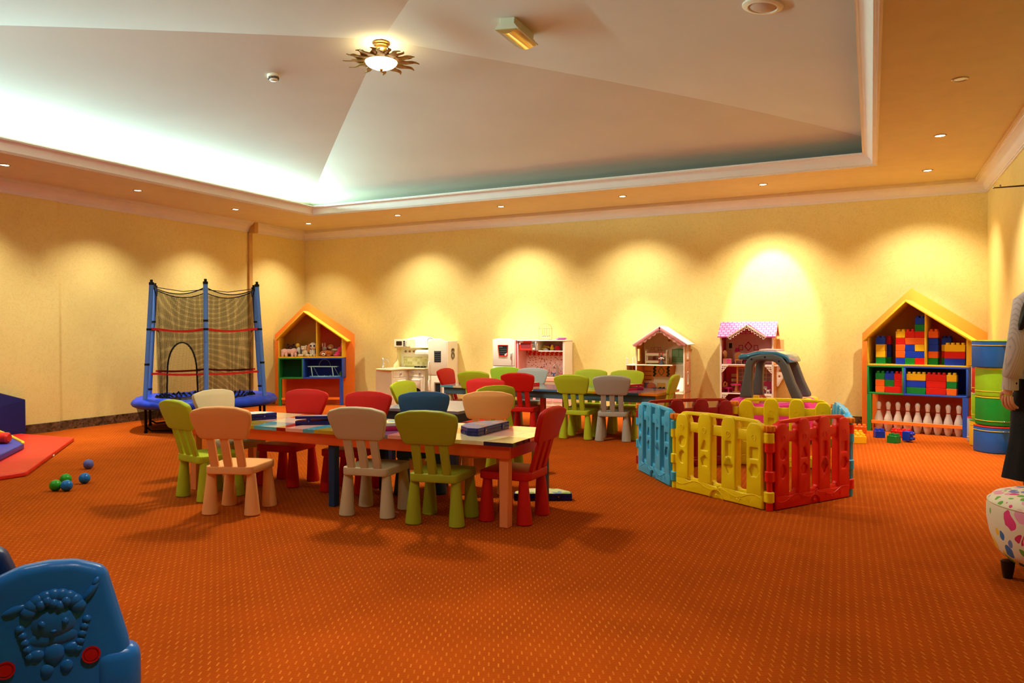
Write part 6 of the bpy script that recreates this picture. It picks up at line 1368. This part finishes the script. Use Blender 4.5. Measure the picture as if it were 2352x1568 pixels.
for sx in (-1, 1):
    b = MB(); b.box(sx*.15-.055, -.045, .17, sx*.15+.055, .06, .305, .034, TL_, 4); b.obj('side_lug', M_bs, t)
b = MB(); b.box(-.19, -.08, .10, .19, .38, .20, .04, None, 4); b.obj('seat', M_bs, t)
for sx in (-1, 1):
    b = MB(); b.solid([rpoly([(-.12, .045), (.10, .012), (.35, .012), (.56, .05), (.52, .10), (.34, .12), (.10, .12), (-.10, .10)], .04)], .05, .012, YZ(sx*.16), 2); b.obj('rocker', M_bs, t)
b = MB(); b.solid([rpoly([(-.12, .10), (.12, .10), (.10, .40), (.05, .545), (-.05, .545), (-.10, .40)], [.02, .02, .1, .05, .05, .1])], .07, .024, T(-.16, .34, .02) @ Matrix.Rotation(R(8), 4, 'X') @ XZ(0), 3); b.obj('head_board', M_bd, t)

# ------------------------------------------------------------------ the woman at the right edge
def skin(verts, edges, radii, sub=2):
    me = bpy.data.meshes.new('s'); me.from_pydata(verts, edges, []); o = bpy.data.objects.new('s', me); COL.objects.link(o)
    m = o.modifiers.new('sk', 'SKIN'); m.use_smooth_shade = True
    for v, r in zip(me.skin_vertices[0].data, radii): v.radius = r if isinstance(r, tuple) else (r, r)
    me.skin_vertices[0].data[0].use_root = True
    s_ = o.modifiers.new('ss', 'SUBSURF'); s_.levels = sub; s_.render_levels = sub
    dg = bpy.context.evaluated_depsgraph_get(); r_ = bpy.data.meshes.new_from_object(o.evaluated_get(dg))
    bpy.data.objects.remove(o); bpy.data.meshes.remove(me); t_ = bmesh.new(); t_.from_mesh(r_); bpy.data.meshes.remove(r_); return t_
def loft(b, secs, n=28, M=None):
    t_ = bmesh.new(); rows = []
    for (cx, cy, cz), rx, ry in secs: rows.append([t_.verts.new((cx+rx*math.cos(2*PI*k/n), cy+ry*math.sin(2*PI*k/n), cz)) for k in range(n)])
    for a, c in zip(rows, rows[1:]):
        for k in range(n): t_.faces.new((a[k], a[(k+1) % n], c[(k+1) % n], c[k]))
    t_.faces.new(rows[0][::-1]); t_.faces.new(rows[-1]); bmesh.ops.recalc_face_normals(t_, faces=t_.faces); b.add(t_, M)
M_skin = mat('skin', (226, 168, 134), .5, var=.04, vscale=20); M_hair = mat('black_hair', (16, 12, 11), .4, var=.3, vscale=60); M_trs = mat('black_cloth', (13, 12, 13), .85, bump=.2, bscale=60)
M_shirt = stripes('striped_shirt', (214, 206, 200), (188, 182, 184), .009, 'X', .3)
per = thing('person', 'woman with long black hair, striped shirt and black trousers standing at the right wall', 'person', (.912, 5.285, 0), R(38))
V_ = [(0, 0, .86), (0, .0, 1.02), (0, .0, 1.18), (0, -.01, 1.32), (0, 0, 1.40), (0, .015, 1.50), (0, .01, 1.575)]
E_ = [(i, i+1) for i in range(6)]; Rr = [(.15, .10), (.12, .09), (.14, .10), (.10, .07), .048, (.070, .085), (.05, .06)]
HANDS = []
for sx in (-1, 1):
    n0 = len(V_)
    V_ += [(sx*.085, 0, .78), (sx*.095, .01, .46), (sx*.095, -.015, .10), (sx*.10, .04, .04), (sx*.105, .13, .028)]; E_ += [(0, n0), (n0, n0+1), (n0+1, n0+2), (n0+2, n0+3), (n0+3, n0+4)]; Rr += [.085, .055, .036, .036, .026]
    n1 = len(V_); k = .92 if sx > 0 else 1
    V_ += [(sx*.150*k, -.01, 1.305), (sx*.222*k, -.04, 1.04), (sx*.225*k, .015, .82), (sx*.225*k, .03, .775), (sx*.223*k, .035, .745)]; E_ += [(3, n1), (n1, n1+1), (n1+1, n1+2), (n1+2, n1+3), (n1+3, n1+4)]; Rr += [.052, .040, .026, (.030, .018), (.034, .016)]
    HANDS.append((sx, Vector((sx*.225*k, .03, .768))))
b = MB(); b.add(skin(V_, E_, Rr))
for sx, h in HANDS:
    # four unequal curled fingers and a thumb from the side of the palm
    for j, (dy, L_) in enumerate(((-.026, .052), (-.009, .064), (.009, .069), (.026, .062))):
        p = h+Vector((0, dy, -.022)); q = [p, p+Vector((sx*.004, dy*.15, -.022)), p+Vector((-sx*.002, dy*.25, -.022-L_*.45)), p+Vector((-sx*.024, dy*.25, -.022-L_*.80)), p+Vector((-sx*.040, dy*.25, -.022-L_*.92))]
        b.add(skin([tuple(v) for v in q], [(i, i+1) for i in range(4)], [.0105, .0098, .0092, .0085, .0065]))
    p = h+Vector((0, .022, .004)); q = [p, p+Vector((-sx*.004, .022, -.018)), p+Vector((-sx*.012, .034, -.042)), p+Vector((-sx*.020, .036, -.062))]
    b.add(skin([tuple(v) for v in q], [(0, 1), (1, 2), (2, 3)], [.014, .0115, .010, .0075]))
# face
b.sph((0, .098, 1.475), (.011, .016, .018), 10); b.sph((0, .088, 1.44), (.022, .009, .006), 10)
for sx in (-1, 1): b.sph((sx*.072, .015, 1.485), (.010, .018, .028), 10)
body = b.obj('body', M_skin, per, smooth=80)
b = MB()
for sx in (-1, 1): b.sph((sx*.029, .088, 1.502), (.012, .007, .006), 10)
b.obj('eye', M_eye, per)
b = MB()
loft(b, [((0, 0, .845), .165, .125), ((0, 0, .93), .155, .115), ((0, -.005, 1.05), .140, .105), ((0, -.005, 1.17), .150, .112), ((0, -.01, 1.27), .162, .105), ((0, -.01, 1.325), .150, .085), ((0, -.01, 1.365), .085, .065), ((0, -.005, 1.395), .056, .058), ((0, -.003, 1.42), .060, .062)])
for sx in (-1, 1):
    k = .92 if sx > 0 else 1
    S = [(sx*.110*k, -.01, 1.318), (sx*.150*k, -.012, 1.285), (sx*.180*k, -.022, 1.18), (sx*.218*k, -.040, 1.08), (sx*.224*k, -.042, 1.03), (sx*.226*k, -.024, .97), (sx*.226*k, -.002, .90), (sx*.225*k, .008, .86), (sx*.225*k, .010, .852)]
    b.tube(S, [.050, .066, .062, .060, .062, .058, .050, .046, .036], 18)
    b.cyl((sx*.225*k, .010, .858), (sx*.225*k, .018, .785), .040, .043, 20)
for v in b.bm.verts:
    w_ = math.sin(v.co.z*46+v.co.x*30+v.co.y*20)*.5+math.sin(v.co.z*83-v.co.x*40)*.3; c_ = Vector((v.co.x, v.co.y, 0)); v.co += c_.normalized()*.004*w_ if c_.length > 0 else Vector()
sh = b.obj('shirt', M_shirt, per, smooth=80)
b = MB(); b.sph((-.225, -.026, .822), (.004, .007, .007), 10); b.obj('button', M_black, sh)
b = MB()
loft(b, [((0, 0, .68), .170, .125), ((0, 0, .78), .172, .128), ((0, 0, .86), .160, .118), ((0, 0, .93), .145, .105)])
for sx in (-1, 1):
    loft(b, [((sx*.115, .0, .265), .125, .135), ((sx*.110, .0, .38), .110, .118), ((sx*.10, 0, .50), .096, .108), ((sx*.09, 0, .66), .090, .112), ((sx*.08, 0, .76), .088, .11)])
for v in b.bm.verts:
    if v.co.z < .62: a = math.atan2(v.co.y, v.co.x-(.1 if v.co.x > 0 else -.1)); v.co.x += .006*math.cos(a*7)*math.cos(a); v.co.y += .006*math.cos(a*7)*math.sin(a)
b.obj('trousers', M_trs, per, smooth=80)
b = MB(); b.sph((0, -.012, 1.515), (.088, .100, .088), 22)
loft(b, [((-.050, -.105, 1.115), .020, .012), ((-.055, -.108, 1.15), .070, .026), ((-.045, -.110, 1.22), .110, .034), ((-.02, -.100, 1.30), .125, .045), ((-.01, -.075, 1.38), .105, .055), ((0, -.05, 1.46), .092, .065), ((0, -.03, 1.54), .086, .07)])
loft(b, [((-.262, -.085, 1.128), .008, .008), ((-.240, -.09, 1.16), .030, .022), ((-.190, -.088, 1.25), .050, .036), ((-.130, -.075, 1.36), .050, .045), ((-.075, -.04, 1.46), .040, .05)])
for v in b.bm.verts:
    if v.co.z < 1.5: v.co.y += .004*math.sin(v.co.x*160); v.co.x += .003*math.sin(v.co.z*40+v.co.x*90)
b.obj('hair', M_hair, per, smooth=80)
b = MB()
for sx in (-1, 1): loft(b, [((sx*.10, .055, .0), .042, .095), ((sx*.10, .055, .018), .044, .097), ((sx*.10, .05, .05), .038, .080), ((sx*.10, .02, .07), .030, .045)])
b.obj('shoes', M_black, per)
for o in list(SC.objects):
    if o.type == 'MESH' and o.data.users == 0: bpy.data.objects.remove(o)
